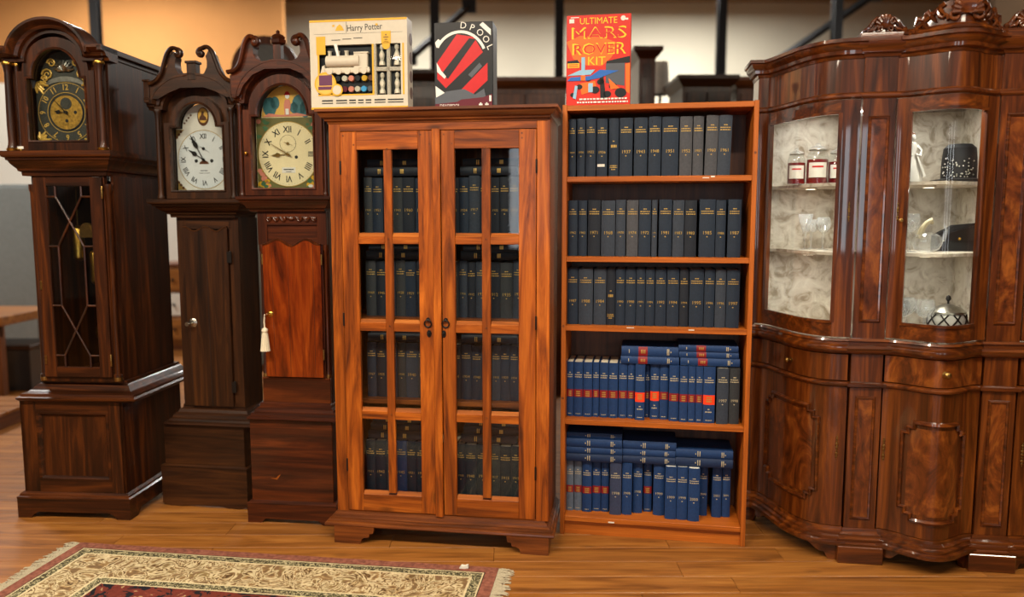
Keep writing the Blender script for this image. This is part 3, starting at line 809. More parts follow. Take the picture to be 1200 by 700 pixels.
    obj('name_band', MB().prism(arc(cx, 2.10, .12, .075, R(20), R(160), 14) + arc(cx, 2.10, .12, .05, R(160), R(20), 14), y - .005, y - .003), 'silver', d)
    obj('price_tag', MB().box(cx - .21, cx - .175, .006, .008, 1.826, 1.838), 'whitepaint', t)
clock_brass()

def swan_side(cx, s, board, neck, sc, r0, turns, y0, y1, V, H, root, tr):
    m = MB().prism([(cx + s * a, b) for a, b in board], y0 + .012, y1)
    obj('pediment_board', m, H, root)
    pts = smooth_path([(cx + s * a, y0 + .006, b) for a, b in neck], 5)
    ox, oz = cx + s * sc[0], sc[1]
    # continue as a spiral into the scroll eye
    lx, lz = pts[-1][0] - ox, pts[-1][2] - oz
    a0 = math.atan2(lz, lx); R0 = math.hypot(lx, lz)
    for k in range(1, 15):
        f = k / 14
        a = a0 + (-s) * -1 * turns * 2 * PI * f
        rr = R0 * (1 - .75 * f)
        pts.append((ox + rr * math.cos(a), y0 + .006 - .006 * f, oz + rr * math.sin(a)))
    n = len(pts)
    rad = [tr * (1.0 if i < n - 14 else 1.0 - .35 * (i - n + 14) / 14) for i in range(n)]
    obj('swan_neck', MB().tube(pts, rad, 8, flat=1.6), V, root)
    obj('rosette', MB().lathe([(.003, -.012), (r0 * .6, -.010), (r0, -.002), (r0, .012)], (ox, y0, oz), 14, 'Y'), V, root)

def hood_dial(t, cx, y, q, face, style):
    d = obj('dial_plate', MB().prism(arch_plate(cx, q['gw'] + .008, q['g0'] - .008, q['gs'], q['ra'] + .007, q['rz'] + .007), y, y + .004), 'dialcream' if style == 3 else 'whitepaint', t)
    return d

# ---------------- second clock: white painted dial, slim dark case
def clock_white():
    t = empty('longcase_clock', (-1.833, 3.892, 0), R(-8.5))
    tag(t, 'slim dark longcase clock with white painted dial and plain wavy-topped door', 'clock')
    V, H = 'walnutZ', 'walnutX'
    D = .26
    b0, b1 = .004, .478
    # stepped base
    base = [(b0, .012), (b0 + .05, .0), (b0 + .10, .0), (b0 + .16, .008), (b1 - .14, .008), (b1 - .10, .0), (b1 - .05, .0), (b1, .012), (b1, .212), (b0, .212)]
    obj('base_block', MB().prism(base, 0, .02).box(b0, b0 + .02, .02, D, 0, .212).box(b1 - .02, b1, .02, D, 0, .212), H, t)
    obj('base_bead', MB().sweep([(-.02, .21), (.002, .21), (.003, .215), (-.01, .221), (-.02, .221)], upath(b0, b1, 0, D)), H, t)
    obj('plinth', MB().box(b0 + .014, b1 - .014, .014, D, .218, .436, .002), H, t)
    tw, ty, cx = .168, .06, .282
    obj('waist_moulding', MB().sweep([(-.02, .432), (.076, .432), (.082, .438), (.08, .446), (.066, .452), (.062, .462), (.05, .468), (.046, .482), (.03, .492), (.024, .506), (.012, .512), (.01, .530), (-.02, .53)], [(cx - tw, D), (cx - tw, ty + .018), (cx + tw - .012, ty + .018), (cx + tw - .012, D)]), H, t)
    obj('plinth_top', MB().box(b0 + .014, b1 - .014, .014, D, .434, .442, .002), H, t)
    obj('trunk', MB().box(cx - tw, cx - tw + .014, ty + .02, D, .525, 1.50).box(cx + tw - .014, cx + tw, ty + .02, D, .525, 1.50).box(cx - tw, cx + tw, D - .012, D, .525, 1.50), V, t)
    dx0, dx1 = cx - .124, cx + .112
    fr = MB().box(cx - tw, dx0 + .012, ty, ty + .02, .525, 1.50, .001).box(dx1 + .004, cx + tw, ty, ty + .02, .525, 1.50, .001)
    obj('trunk_stile', fr, V, t)
    obj('trunk_rail', MB().box(dx0, dx1 + .02, ty, ty + .02, 1.442, 1.50).box(dx0, dx1 + .02, ty, ty + .02, .525, .545), H, t)
    obj('trunk_inside', MB().box(dx0 - .01, dx1 + .03, ty + .03, ty + .034, .53, 1.48), 'blackwood', t)
    # door with a wavy top edge
    def wave(x0, x1, z, amp, n=24): return [(x0 + (x1 - x0) * i / n, z + amp * math.cos(2 * PI * 2 * i / n)) for i in range(n + 1)]
    wv = wave(dx0, dx1, 1.440, .011)
    d = obj('trunk_door', MB().prism([(dx0, .528)] + wv + [(dx1, .528)], ty - .012, ty + .010), V, t)
    obj('door_lip', MB().sweep([(-.002, -.003), (.004, -.004), (.006, 0), (.004, .006), (-.002, .006)], xz(wv, ty - .011), (0, 1, 0)), H, d)
    obj('centre_joint', MB().box(cx - .004, cx - .002, ty - .0128, ty - .011, .53, 1.43), 'blackwood', d)
    obj('escutcheon', MB().lathe([(.006, -.006), (.018, -.004), (.024, 0)], (dx0 + .03, ty - .012, .962), 12, 'Y', 1, 1), 'silver', d)
    obj('key', MB().tube([(dx0 + .03, ty - .018, .962), (dx0 + .028, ty - .045, .960)], .004, 6).lathe([(.010, -.003), (.012, 0), (.010, .003)], (dx0 + .018, ty - .046, .958), 10, 'Y'), 'silver', d)
    obj('crack', MB().box(dx0 + .014, dx0 + .0155, ty - .0128, ty - .011, .60, .94), 'blackwood', d)
    for z in (1.30, .63): obj('hinge', MB().lathe([(.005, z - .03), (.006, z - .028), (.006, z + .028), (.005, z + .03)], (dx1 + .010, ty - .006, 0), 8).box(dx1 - .004, dx1 + .02, ty - .014, ty - .011, z - .028, z + .028), 'iron', d)
    # hood
    hx = .272
    q = dict(hw=.212, dep=.25, z0=1.50, zb=1.59, bw=.252, by=-.03, tw=.168, ty=.045, tdep=.25, zc=2.035, ca=.175, cb=.115, gw=.139, g0=1.635, gs=1.945, ra=.104, rz=.115,
             fw=.030, dw=.172, dy=.012, cw=.250, cp=.055, ct=.05)
    hood(t, hx, q, 'walnut')
    for s in (-1, 1): column(t, hx + s * .195, .0, 1.59, 2.03, .013, V, 'walnutX')
    for s in (-1, 1):
        a, b = sorted((hx + s * .252, hx + s * .222))
        obj('corner_block', MB().box(a, b, -.02, .05, 2.085, 2.165, .003).box(a - .004, b + .004, -.024, .054, 2.165, 2.175, .002), V, t)
    board = [(0, 2.13), (0, 2.185), (.03, 2.185), (.045, 2.182), (.068, 2.198), (.082, 2.225), (.084, 2.255), (.078, 2.275), (.095, 2.305), (.112, 2.285), (.128, 2.235), (.15, 2.19), (.18, 2.160), (.222, 2.148), (.222, 2.08), (.18, 2.08), (.12, 2.11), (.06, 2.13)]
    neck = [(.222, 2.150), (.185, 2.164), (.156, 2.196), (.136, 2.246), (.116, 2.296), (.090, 2.318), (.066, 2.312)]
    for s in (-1, 1): swan_side(hx + .008, s, board, neck, (.062, 2.289), .013, .9, -.035, .03, V, H, t, .010)
    obj('finial_block', MB().box(hx + .008 - .024, hx + .008 + .024, -.025, .02, 2.165, 2.245, .003).box(hx + .008 - .03, hx + .008 + .03, -.03, .025, 2.245, 2.257, .002), V, t)
    # dial
    y = .075
    d = hood_dial(t, hx, y, q, 'white', 2)
    cz = 1.79; rr = .146; ax = .96
    obj('dial_face', MB().prism(arc(hx, cz, rr * ax, rr, 0, 2 * PI, 48)[:-1], y - .001, y), 'dialwhite', d)
    g = MB(); ring(g, hx, cz, y - .0015, rr, .0015, 56, .0008, ax)
    random.seed(11)
    for sx in (-1, 1):
        for sz in (-1, 1):
            g.prism([(hx + sx * .146, cz + sz * .150), (hx + sx * .10, cz + sz * .150), (hx + sx * .128, cz + sz * .128), (hx + sx * .146, cz + sz * .10)], y - .0012, y - .0002)
    obj('gilt_line', g, 'gilt', d)
    fl_ = MB()
    for sx in (-1, 1):
        for sz in (-1, 1):
            for k in range(3): disc(fl_, hx + sx * (.118 + .012 * k), cz + sz * (.14 - .014 * k), .007, y - .0018, .0006, 9)
    for s in (-1, 1):
        for k in range(4): disc(fl_, hx + s * (.062 + .012 * k), 1.972 + .013 * (3 - k), .0055, y - .0012, .0008, 8)
    obj('painted_flower', fl_, 'print_brown', d)
    n = MB(); numerals(n, hx, cz, y - .0016, .115, .036, True, .85, ax); dots(n, hx, cz, y - .0016, .138, 60, .0009, ax)
    for p in ((-.042, -.006), (.042, -.006)): disc(n, hx + p[0], cz + p[1], .009, y - .002, .001, 14)
    disc(n, hx, cz + .055, .008, y - .002, .001, 12)
    rect(n, hx - .022, hx + .018, cz - .056, cz - .053, y - .0016); rect(n, hx - .028, hx + .03, cz - .068, cz - .066, y - .0016)
    obj('numerals', n, 'ink', d)
    dm = MB().prism(arc(hx, cz - .022, .026, .018, 0, PI, 12), y - .0018, y - .0008)
    obj('date_opening', dm, 'print_brown', d)
    hd = MB(); hand(hd, hx, cz, y - .008, 302, .095, .004); hand(hd, hx, cz, y - .011, 332, .14, .004); hand(hd, hx, cz + .055, y - .006, 120, .04, .0012, False)
    obj('hand', hd, 'iron', d)
    md = obj('painted_medallion', MB().prism(arc(hx + .004, 2.003, .031, .046, 0, 2 * PI, 24)[:-1], y - .0015, y), 'print_brown', d)
    sc = MB().prism(arc(hx + .004, 2.008, .026, .036, 0, 2 * PI, 20)[:-1], y - .0025, y - .0015)
    obj('medallion_sky', sc, 'print_skyyellow', md)
    obj('medallion_scene', MB().prism([(hx - .016, 1.985), (hx + .024, 1.985), (hx + .02, 2.0), (hx + .008, 2.012), (hx + .012, 2.026), (hx, 2.03), (hx - .006, 2.01), (hx - .014, 2.0)], y - .0032, y - .0025), 'print_brown', md)
clock_white()

# ---------------- third clock: cream dial with painted corners, red mahogany door, tassel
def clock_red():
    t = empty('longcase_clock', (-1.306, 3.665, 0), R(-7))
    tag(t, 'red mahogany longcase clock with cream dial and painted arch scene', 'clock')
    V, H = 'redmahZ', 'redmahX'
    D = .27
    b0, b1 = .0, .455
    base_skirt(t, b0, b1, D, .094, H, .07, .10, .022)
    obj('base_moulding', MB().sweep([(-.03, .094), (0, .094), (.001, .100), (-.008, .106), (-.018, .112), (-.03, .112)], upath(b0, b1, 0, D)), H, t)
    obj('plinth', MB().box(b0 + .018, b1 - .018, .016, D, .108, .522, .002), H, t)
    obj('veneer_chip', MB().prism([(.118, .224), (.15, .217), (.160, .230), (.170, .246), (.156, .236), (.146, .225)], .0152, .0165), 'pinepale', t)
    cx, tw, ty = .248, .172, .055
    obj('waist_moulding', MB().sweep([(-.02, .518), (.058, .518), (.064, .524), (.062, .534), (.048, .540), (.046, .548), (.034, .554), (.030, .568), (.016, .576), (.014, .590), (.004, .598), (-.02, .598)], [(cx - tw, D), (cx - tw, ty + .005), (cx + tw - .01, ty + .005), (cx + tw - .01, D)]), H, t)
    obj('plinth_top', MB().box(b0 + .018, b1 - .018, .016, D, .520, .527, .002), H, t)
    obj('trunk', MB().box(cx - tw, cx - tw + .014, ty + .028, D, .595, 1.53).box(cx + tw - .014, cx + tw, ty + .028, D, .595, 1.53).box(cx - tw, cx + tw, D - .012, D, .595, 1.53).box(cx - tw, cx + tw, ty + .03, ty + .036, .595, 1.53), V, t)
    obj('trunk_lower_panel', MB().box(cx - tw, cx + tw, ty, ty + .02, .595, .715, .002).box(cx - tw, cx + tw, ty - .004, ty + .02, .712, .722, .002), H, t)
    dx0, dx1 = cx - .144, cx + .144
    obj('trunk_stile', MB().box(cx - tw, cx - .125, ty, ty + .02, 1.37, 1.53, .001).box(cx + .125, cx + tw, ty, ty + .02, 1.37, 1.53, .001).box(dx0 - .006, dx0 + .01, ty + .004, ty + .02, .72, 1.40).box(dx1 - .01, dx1 + .006, ty + .004, ty + .02, .72, 1.40), V, t)
    obj('trunk_rail', MB().box(cx - .125, cx + .125, ty, ty + .02, 1.463, 1.53, .001), H, t)
    obj('trunk_upper_panel', MB().box(cx - .126, cx + .126, ty + .008, ty + .02, 1.36, 1.464, .001), H, t)
    for s in (-1, 1):
        q = MB().lathe([(.012, .725), (.012, .75), (.0085, .757), (.0085, 1.335), (.012, 1.345), (.012, 1.37)], (cx + s * .160, ty + .012, 0), 12)
        qc = obj('quarter_column', q, V, t)
        obj('column_foot', MB().lathe([(.013, .722), (.0135, .73), (.012, .74)], (cx + s * .160, ty + .012, 0), 12), 'brassold', qc)
    # carved scroll across the top rail
    ca = MB()
    for s in (-1, 1):
        pts = [(cx + s * (.012 + .11 * k / 22), ty - .005, 1.493 + .010 * math.sin(k * .85)) for k in range(23)]
        ca.tube(pts, [.006 - .0015 * abs(math.sin(k * .85)) for k in range(23)], 6)
        for px in (.03, .075, .115): ca.ball((cx + s * px, ty - .004, 1.497), .009, 8, 1, .6, .8)
    ca.ball((cx, ty - .004, 1.495), .013, 8, 1, .6, .8)
    obj('carved_scroll', ca, 'redmahX', t)
    n = 28
    def wz(f): return 1.375 + .012 * math.cos(2 * PI * 2 * f + PI) + .012 * (1 - abs(2 * f - 1)) * 0
    wv = [(dx0 + (dx1 - dx0) * i / n, 1.378 - .016 * math.cos(2 * PI * 2.0 * i / n + 0.0) * -1 if 0 else 1.378 + .015 * math.sin(2 * PI * 2 * i / n + PI / 2 + PI) * (1 if .12 < i / n < .88 else .6)) for i in range(n + 1)]
    d = obj('trunk_door', MB().prism([(dx0, .728)] + wv + [(dx1, .728)], ty - .016, ty + .003), 'figdoor', t)
    obj('door_lip', MB().sweep([(-.002, -.003), (.005, -.005), (.008, 0), (.005, .007), (-.002, .007)], xz(wv, ty - .015), (0, 1, 0)), V, d)
    for x in (cx - .10, cx - .02, cx + .105): obj('veneer_joint', MB().box(x, x + .0015, ty - .0167, ty - .015, .73, 1.37), V, d)
    obj('escutcheon', MB().lathe([(.004, -.005), (.012, -.003), (.015, 0)], (dx0 + .028, ty - .016, 1.035), 12, 'Y'), 'brass', d)
    for x, z in ((dx1 + .004, 1.30), (dx1 + .004, .84), (dx0 - .004, 1.30)): obj('hinge', MB().lathe([(.004, z - .025), (.0045, z - .02), (.0045, z + .02), (.004, z + .025)], (x, ty - .014, 0), 8), 'brassold', d)
    # tassel on the key
    k = empty('key_tassel', (dx0 + .028, ty - .02, 1.035)); k.parent = None
    M = t.matrix_basis if False else Matrix.Translation(t.location) @ Matrix.Rotation(R(-7), 4, 'Z')
    k.location = M @ Vector((dx0 + .028, ty - .026, 1.035)); k.rotation_euler = (0, 0, R(-7))
    tag(k, 'white cord tassel hanging from the key of the red clock door', 'tassel')
    obj('key', MB().tube([(0, 0, 0), (0, -.03, 0)], .004, 6).lathe([(.006, -.002), (.011, 0), (.006, .002)], (0, -.034, .0), 10, 'X'), 'brass', k)
    obj('cord', MB().tube([(.002, -.030, .006), (-.008, -.034, .0), (-.012, -.032, -.03), (-.012, -.030, -.062)], .0035, 6), 'rope', k)
    obj('knot', MB().ball((-.012, -.030, -.075), .015, 12, 1, 1, 1), 'rope', k)
    tf = MB().lathe([(.010, -.085), (.012, -.10), (.016, -.14), (.020, -.172), (.012, -.172)], (-.012, -.030, 0), 18)
    for a in range(14):
        an = 2 * PI * a / 14
        tf.tube([(-.012 + .011 * math.cos(an), -.030 + .011 * math.sin(an), -.088), (-.012 + .0165 * math.cos(an), -.030 + .0165 * math.sin(an), -.14), (-.012 + .0205 * math.cos(an), -.030 + .0205 * math.sin(an), -.175)], .0026, 5)
    obj('skirt', tf, 'rope', k)
    # hood
    hx = .232
    q = dict(hw=.205, dep=.26, z0=1.53, zb=1.60, bw=.232, by=-.03, tw=.178, ty=.045, tdep=.255, zc=2.035, ca=.182, cb=.158, gw=.150, g0=1.638, gs=1.972, ra=.122, rz=.142,
             fw=.040, dw=.192, dy=.014, cw=.222, cp=.055, ct=.028)
    hood(t, hx, q, 'redmah')
    for s in (-1, 1): column(t, hx + s * .206, .012, 1.60, 2.03, .0095, V, 'redmahX')
    for s in (-1, 1):
        a, b = sorted((hx + s * .236, hx + s * .212))
        obj('corner_block', MB().box(a, b, -.012, .05, 2.066, 2.16, .003), V, t)
    board = [(0, 2.18), (0, 2.222), (.03, 2.222), (.045, 2.216), (.075, 2.214), (.098, 2.226), (.113, 2.25), (.112, 2.275), (.105, 2.285), (.118, 2.318), (.140, 2.298), (.152, 2.245), (.168, 2.200), (.19, 2.176), (.222, 2.166), (.222, 2.06), (.19, 2.06), (.165, 2.11), (.12, 2.155), (.06, 2.18)]
    neck = [(.236, 2.168), (.200, 2.176), (.176, 2.204), (.160, 2.252), (.146, 2.300), (.124, 2.324), (.104, 2.318)]
    for s in (-1, 1): swan_side(hx, s, board, neck, (.100, 2.297), .016, .9, -.035, .03, V, H, t, .011)
    obj('finial_column', MB().box(hx - .018, hx + .018, -.02, .02, 2.20, 2.29, .002), V, t)
    obj('finial_cap', MB().lathe([(.022, 2.288), (.036, 2.296), (.038, 2.31), (.030, 2.314), (.036, 2.322), (.022, 2.334), (.008, 2.340), (.010, 2.350), (.002, 2.356)], (hx, 0, 0), 6), V, t)
    y = .078
    d = hood_dial(t, hx, y, q, 'cream', 3)
    cz = 1.80; rr = .152; ax = .975
    obj('painted_corner', MB().prism([(hx - .156, 1.632), (hx + .156, 1.632), (hx + .156, 1.972), (hx - .156, 1.972)], y - .0006, y), 'print_olive', d)
    random.seed(21)
    for mname, cols, cnt in (('foliage', 'print_green', 26), ('blossom', 'print_gold', 22), ('petal', 'print_pink', 16)):
        m = MB()
        for k in range(cnt):
            sx = random.choice((-1, 1)); sz = -1 if (cols == 'print_gold') else random.choice((-1, 1))
            u, w = random.uniform(.0, .05), random.uniform(0, .05)
            px = hx + sx * (.148 - u); pz = cz + sz * (.158 - w * (1 if u > .02 else 2))
            if (px - hx) ** 2 + (pz - cz) ** 2 < (rr + .004) ** 2: continue
            poly(m, arc(px, pz, random.uniform(.008, .016), random.uniform(.006, .012), 0, 2 * PI, 9)[:-1], y - .0012 - .0001 * k * .2, .0006)
        if m.v: obj(mname, m, cols, d)
    obj('dial_face', MB().prism(arc(hx, cz, rr * ax, rr, 0, 2 * PI, 56)[:-1], y - .0022, y - .0014), 'dialcream', d)
    n = MB(); numerals(n, hx, cz, y - .003, .115, .042, True, .85, ax); dots(n, hx, cz, y - .003, .143, 60, .001, ax)
    disc(n, hx + .040, cz - .014, .008, y - .003, .001, 14)
    ring(n, hx, cz + .050, y - .003, .040, .0007); dots(n, hx, cz + .050, y - .003, .036, 12, .001)
    rect(n, hx - .024, hx + .026, cz - .074, cz - .070, y - .0042); rect(n, hx - .012, hx + .014, cz - .084, cz - .082, y - .0042)
    obj('numerals', n, 'ink', d)
    obj('maker_plate', MB().box(hx - .032, hx + .034, y - .0036, y - .0022, cz - .088, cz - .062), 'whitepaint', d)
    obj('chapter_edge', ring(MB(), hx, cz, y - .003, rr, .0018, 56, .0008, ax), 'gilt', d)
    hd = MB(); hand(hd, hx, cz, y - .009, 266, .085, .0035); hand(hd, hx, cz, y - .012, 301, .135, .0028, False); hand(hd, hx, cz + .05, y - .006, 110, .028, .001, False)
    obj('hand', hd, 'brassold', d)
    # painted arch: a seated traveller under trees
    sky = obj('painted_sky', MB().prism(arc(hx, 1.975, .126, .146, 0, PI, 24), y - .001, y - .0002), 'print_skyyellow', d)
    tr = MB()
    for (px, pz, a, b) in ((-.085, 2.022, .034, .046), (-.058, 2.04, .022, .03), (.062, 2.03, .036, .048), (.090, 2.01, .026, .04), (.035, 2.016, .02, .026)): poly(tr, arc(hx + px, pz, a, b, 0, 2 * PI, 16)[:-1], y - .002, .0006)
    obj('painted_tree', tr, 'print_teal', d)
    gr = MB(); poly(gr, [(hx - .12, 1.976), (hx - .09, 1.992), (hx - .03, 1.984), (hx + .05, 1.992), (hx + .12, 1.978)], y - .0026)
    obj('painted_ground', gr, 'print_pink', d)
    fg = MB(); poly(fg, [(hx - .012, 1.985), (hx - .014, 2.03), (hx - .008, 2.055), (hx + .014, 2.055), (hx + .020, 2.03), (hx + .014, 1.985)], y - .0034)
    obj('painted_coat', fg, 'print_pink', d)
    hd2 = MB(); disc(hd2, hx + .004, 2.070, .011, y - .0034, .0006, 14); rect(hd2, hx - .006, hx + .010, 1.985, 2.012, y - .0042)
    obj('painted_head', hd2, 'print_white', d)
    ht = MB(); poly(ht, [(hx - .012, 2.076), (hx + .020, 2.076), (hx + .010, 2.092), (hx - .003, 2.092)], y - .0042)
    obj('painted_hat', ht, 'print_red', d)
    obj('paper_tag', MB().prism(arc(hx + .108, cz - .150, .012, .007, 0, 2 * PI, 12)[:-1], y - .004, y - .003), 'whitepaint', d)
    obj('door_knob', MB().ball((hx - .178, .004, 1.80), .009, 8), 'brass', t)
clock_red()

# ================================================================== BOOKS
ORD = ['first', 'second', 'third', 'fourth', 'fifth', 'sixth', 'seventh', 'eighth', 'ninth', 'tenth', 'eleventh', 'twelfth', 'thirteenth', 'fourteenth', 'fifteenth', 'sixteenth', 'seventeenth', 'eighteenth', 'nineteenth', 'twentieth']
def strip(mb, x0, x1, z0, z1, t, bul, lift):
    """flat patch lying on the rounded spine"""
    def yy(x): return -bul * (1 - (2 * x / t - 1) ** 2) - lift
    n = 4; vs = []; fs = []
    for i in range(n + 1):
        x = x0 + (x1 - x0) * i / n
        vs += [(x, yy(x), z0), (x, yy(x), z1)]
    for i in range(n): fs.append((2 * i, 2 * i + 2, 2 * i + 3, 2 * i + 1))
    return mb.add(vs, fs)
def make_book(loc_m, t, h, dep, cover, kind, label, group, year='', rng=random, flat=False, pages='paper', gilt='gilt', name='book', simple=False):
    """loc_m: matrix taking the standing book (spine to -y, x 0..t, z 0..h) into the world"""
    root = bpy.data.objects.new(name, None); COL.objects.link(root); root.empty_display_size = .05
    root.matrix_world = loc_m
    tag(root, label, 'book', group)
    bul = min(.006, t * .14)
    c = MB(); n = 6; vs = []
    for z in (0, h):
        for i in range(n + 1):
            x = t * i / n; y = -bul * (1 - (2 * i / n - 1) ** 2)
            vs.append((x, y, z))
        for i in range(n, -1, -1):
            x = t * i / n; y = -bul * (1 - (2 * i / n - 1) ** 2) * .4 + .004
            vs.append((x, y, z))
    m = 2 * n + 2
    fs = [(i, (i + 1) % m, m + (i + 1) % m, m + i) for i in range(m)] + [tuple(range(m)), tuple(range(2 * m - 1, m - 1, -1))]
    c.add(vs, fs)
    c.box(0, .003, .002, dep, 0, h); c.box(t - .003, t, .002, dep, 0, h)
    obj('cover', c, cover, root)
    obj('pages', MB().box(.003, t - .003, .004, dep - .005, .003, h - .003), pages, root, False)
    g = MB(); k = h
    L = .0006
    def words(z, wd_, hh=.0042):
        x0 = t / 2 - wd_ / 2; x = x0
        while x < x0 + wd_ - .002:
            w = min(rng.uniform(.004, .010), x0 + wd_ - x)
            strip(g, x, x + w, z, z + hh, t, bul, L); x += w + .0016
    if kind in ('old', 'year', 'red', 'orange'):
        if kind == 'old' and year == 'low':
            words(k * .60, t * .22); words(k * .50, t * .6, .012); words(k * .18, t * .75); words(k * .15, t * .75); words(k * .115, t * .5)
        else:
            z = k * (.83 if kind == 'old' else .80)
            words(z, t * .28); words(z - .011, t * .80); words(z - .021, t * .80)
    if year and year != 'low' and kind in ('old', 'year'):
        text(g, year, min(.021, t * .36), t / 2, -bul - .0009, k * .42)
        strip(g, t / 2 - .0025, t / 2 + .0025, k * .345, k * .362, t, bul, L)
    if kind == 'roman':
        for j in range(3): strip(g, t * .25 + j * .0, t * .75, k * (.64 + .022 * j), k * (.64 + .022 * j) + .005, t, bul, L)
        for j in range(2): strip(g, t * .2, t * .8, k * (.24 + .03 * j), k * (.24 + .03 * j) + .004, t, bul, L)
    if kind == 'lying':
        for z in (.80, .83): strip(g, t * .18, t * .82, k * z, k * z + .0035, t, bul, L)
        for z in (.38, .415): strip(g, t * .18, t * .82, k * z, k * z + .0035, t, bul, L)
        strip(g, t * .42, t * .58, k * .86, k * .875, t, bul, L); strip(g, t * .42, t * .58, k * .34, k * .355, t, bul, L)
    if kind == 'lyingred':
        for z in (.80, .825): strip(g, t * .18, t * .82, k * z, k * z + .0035, t, bul, L)
        strip(g, t * .42, t * .58, k * .86, k * .875, t, bul, L); strip(g, t * .3, t * .7, k * .13, k * .14, t, bul, L)
    if kind in ('red', 'orange', 'lyingred'):
        z0, z1 = (.36, .50) if kind == 'red' else ((.33, .50) if kind == 'orange' else (.30, .46))
        lb = MB(); strip(lb, .0006, t - .0006, k * z0, k * z1, t, bul, .0005)
        lo = obj('label_band', lb, 'labelorange' if kind == 'orange' else 'labelred', root)
        gl2 = MB()
        if kind == 'lyingred':
            for j in range(3): strip(gl2, t * .3, t * .7, k * (.345 + .03 * j), k * (.345 + .03 * j) + .004, t, bul, .001)
        else:
            for j in range(3):
                zz = k * (z1 - .035 - .036 * j) - .004; strip(gl2, t * .26, t * .74, zz, zz + .005, t, bul, .001)
        obj('label_lettering', gl2, 'gilt', lo)
    if kind in ('red', 'orange'): words(k * .045, t * .55, .003)
    if kind == 'orange':
        words(k * .24, t * .2); words(k * .19, t * .6, .005)
    if g.v: obj('gilt_lettering', g, gilt, root)
    return root
def frame_m(loc, yaw): return Matrix.Translation(Vector(loc)) @ Matrix.Rotation(yaw, 4, 'Z')
def standing(F, x, y, z, lean=0.0): return F @ Matrix.Translation((x, y, z)) @ Matrix.Rotation(lean, 4, 'Y')
def lying(F, x, y, z, t): return F @ Matrix.Translation((x, y, z + t)) @ Matrix.Rotation(PI / 2, 4, 'Y')

# ================================================================== OPEN BOOKCASE
BC = frame_m((.2277, 3.521, 0), R(-9.9))
def bookcase():
    t = empty('open_bookcase', (.2277, 3.521, 0), R(-9.9))
    tag(t, 'open teak-coloured bookcase with five shelves of dark bound volumes', 'bookcase')
    D = .285
    obj('side_panel', MB().box(0, .021, 0, D, 0, 2.003, .0015), 'teakZ', t)
    obj('side_panel', MB().box(.829, .850, 0, D, 0, 2.003, .0015), 'teakZ', t)
    obj('top_board', MB().box(.021, .829, .001, D, 1.976, 2.000, .0015), 'teakX', t)
    for z in (1.684, 1.322, 1.003, .560, .090):
        obj('shelf', MB().box(.021, .829, .002, D - .008, z - .024, z, .0015), 'teakX', t)
    obj('kick_board', MB().box(.021, .829, .018, .034, 0, .066), 'teakX', t, False)
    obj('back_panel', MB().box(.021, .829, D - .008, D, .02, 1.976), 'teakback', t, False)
    for x, z in ((.010, .66), (.010, 1.0), (.84, 1.78)): obj('knot_plug', MB().lathe([(.006, -.0006), (.006, .001)], (x, 0, z), 10, 'Y'), 'pinedarkX', t)
    chips = MB().box(.655, .672, .0004, .003, 1.676, 1.682).box(.62, .648, .0004, .003, 1.672, 1.676).box(.30, .332, .0004, .003, .998, 1.001).box(.575, .60, .0004, .003, .994, .998).box(.228, .256, .0004, .003, .070, .076)
    obj('paint_chip', chips, 'whitepaint', t, False)
bookcase()
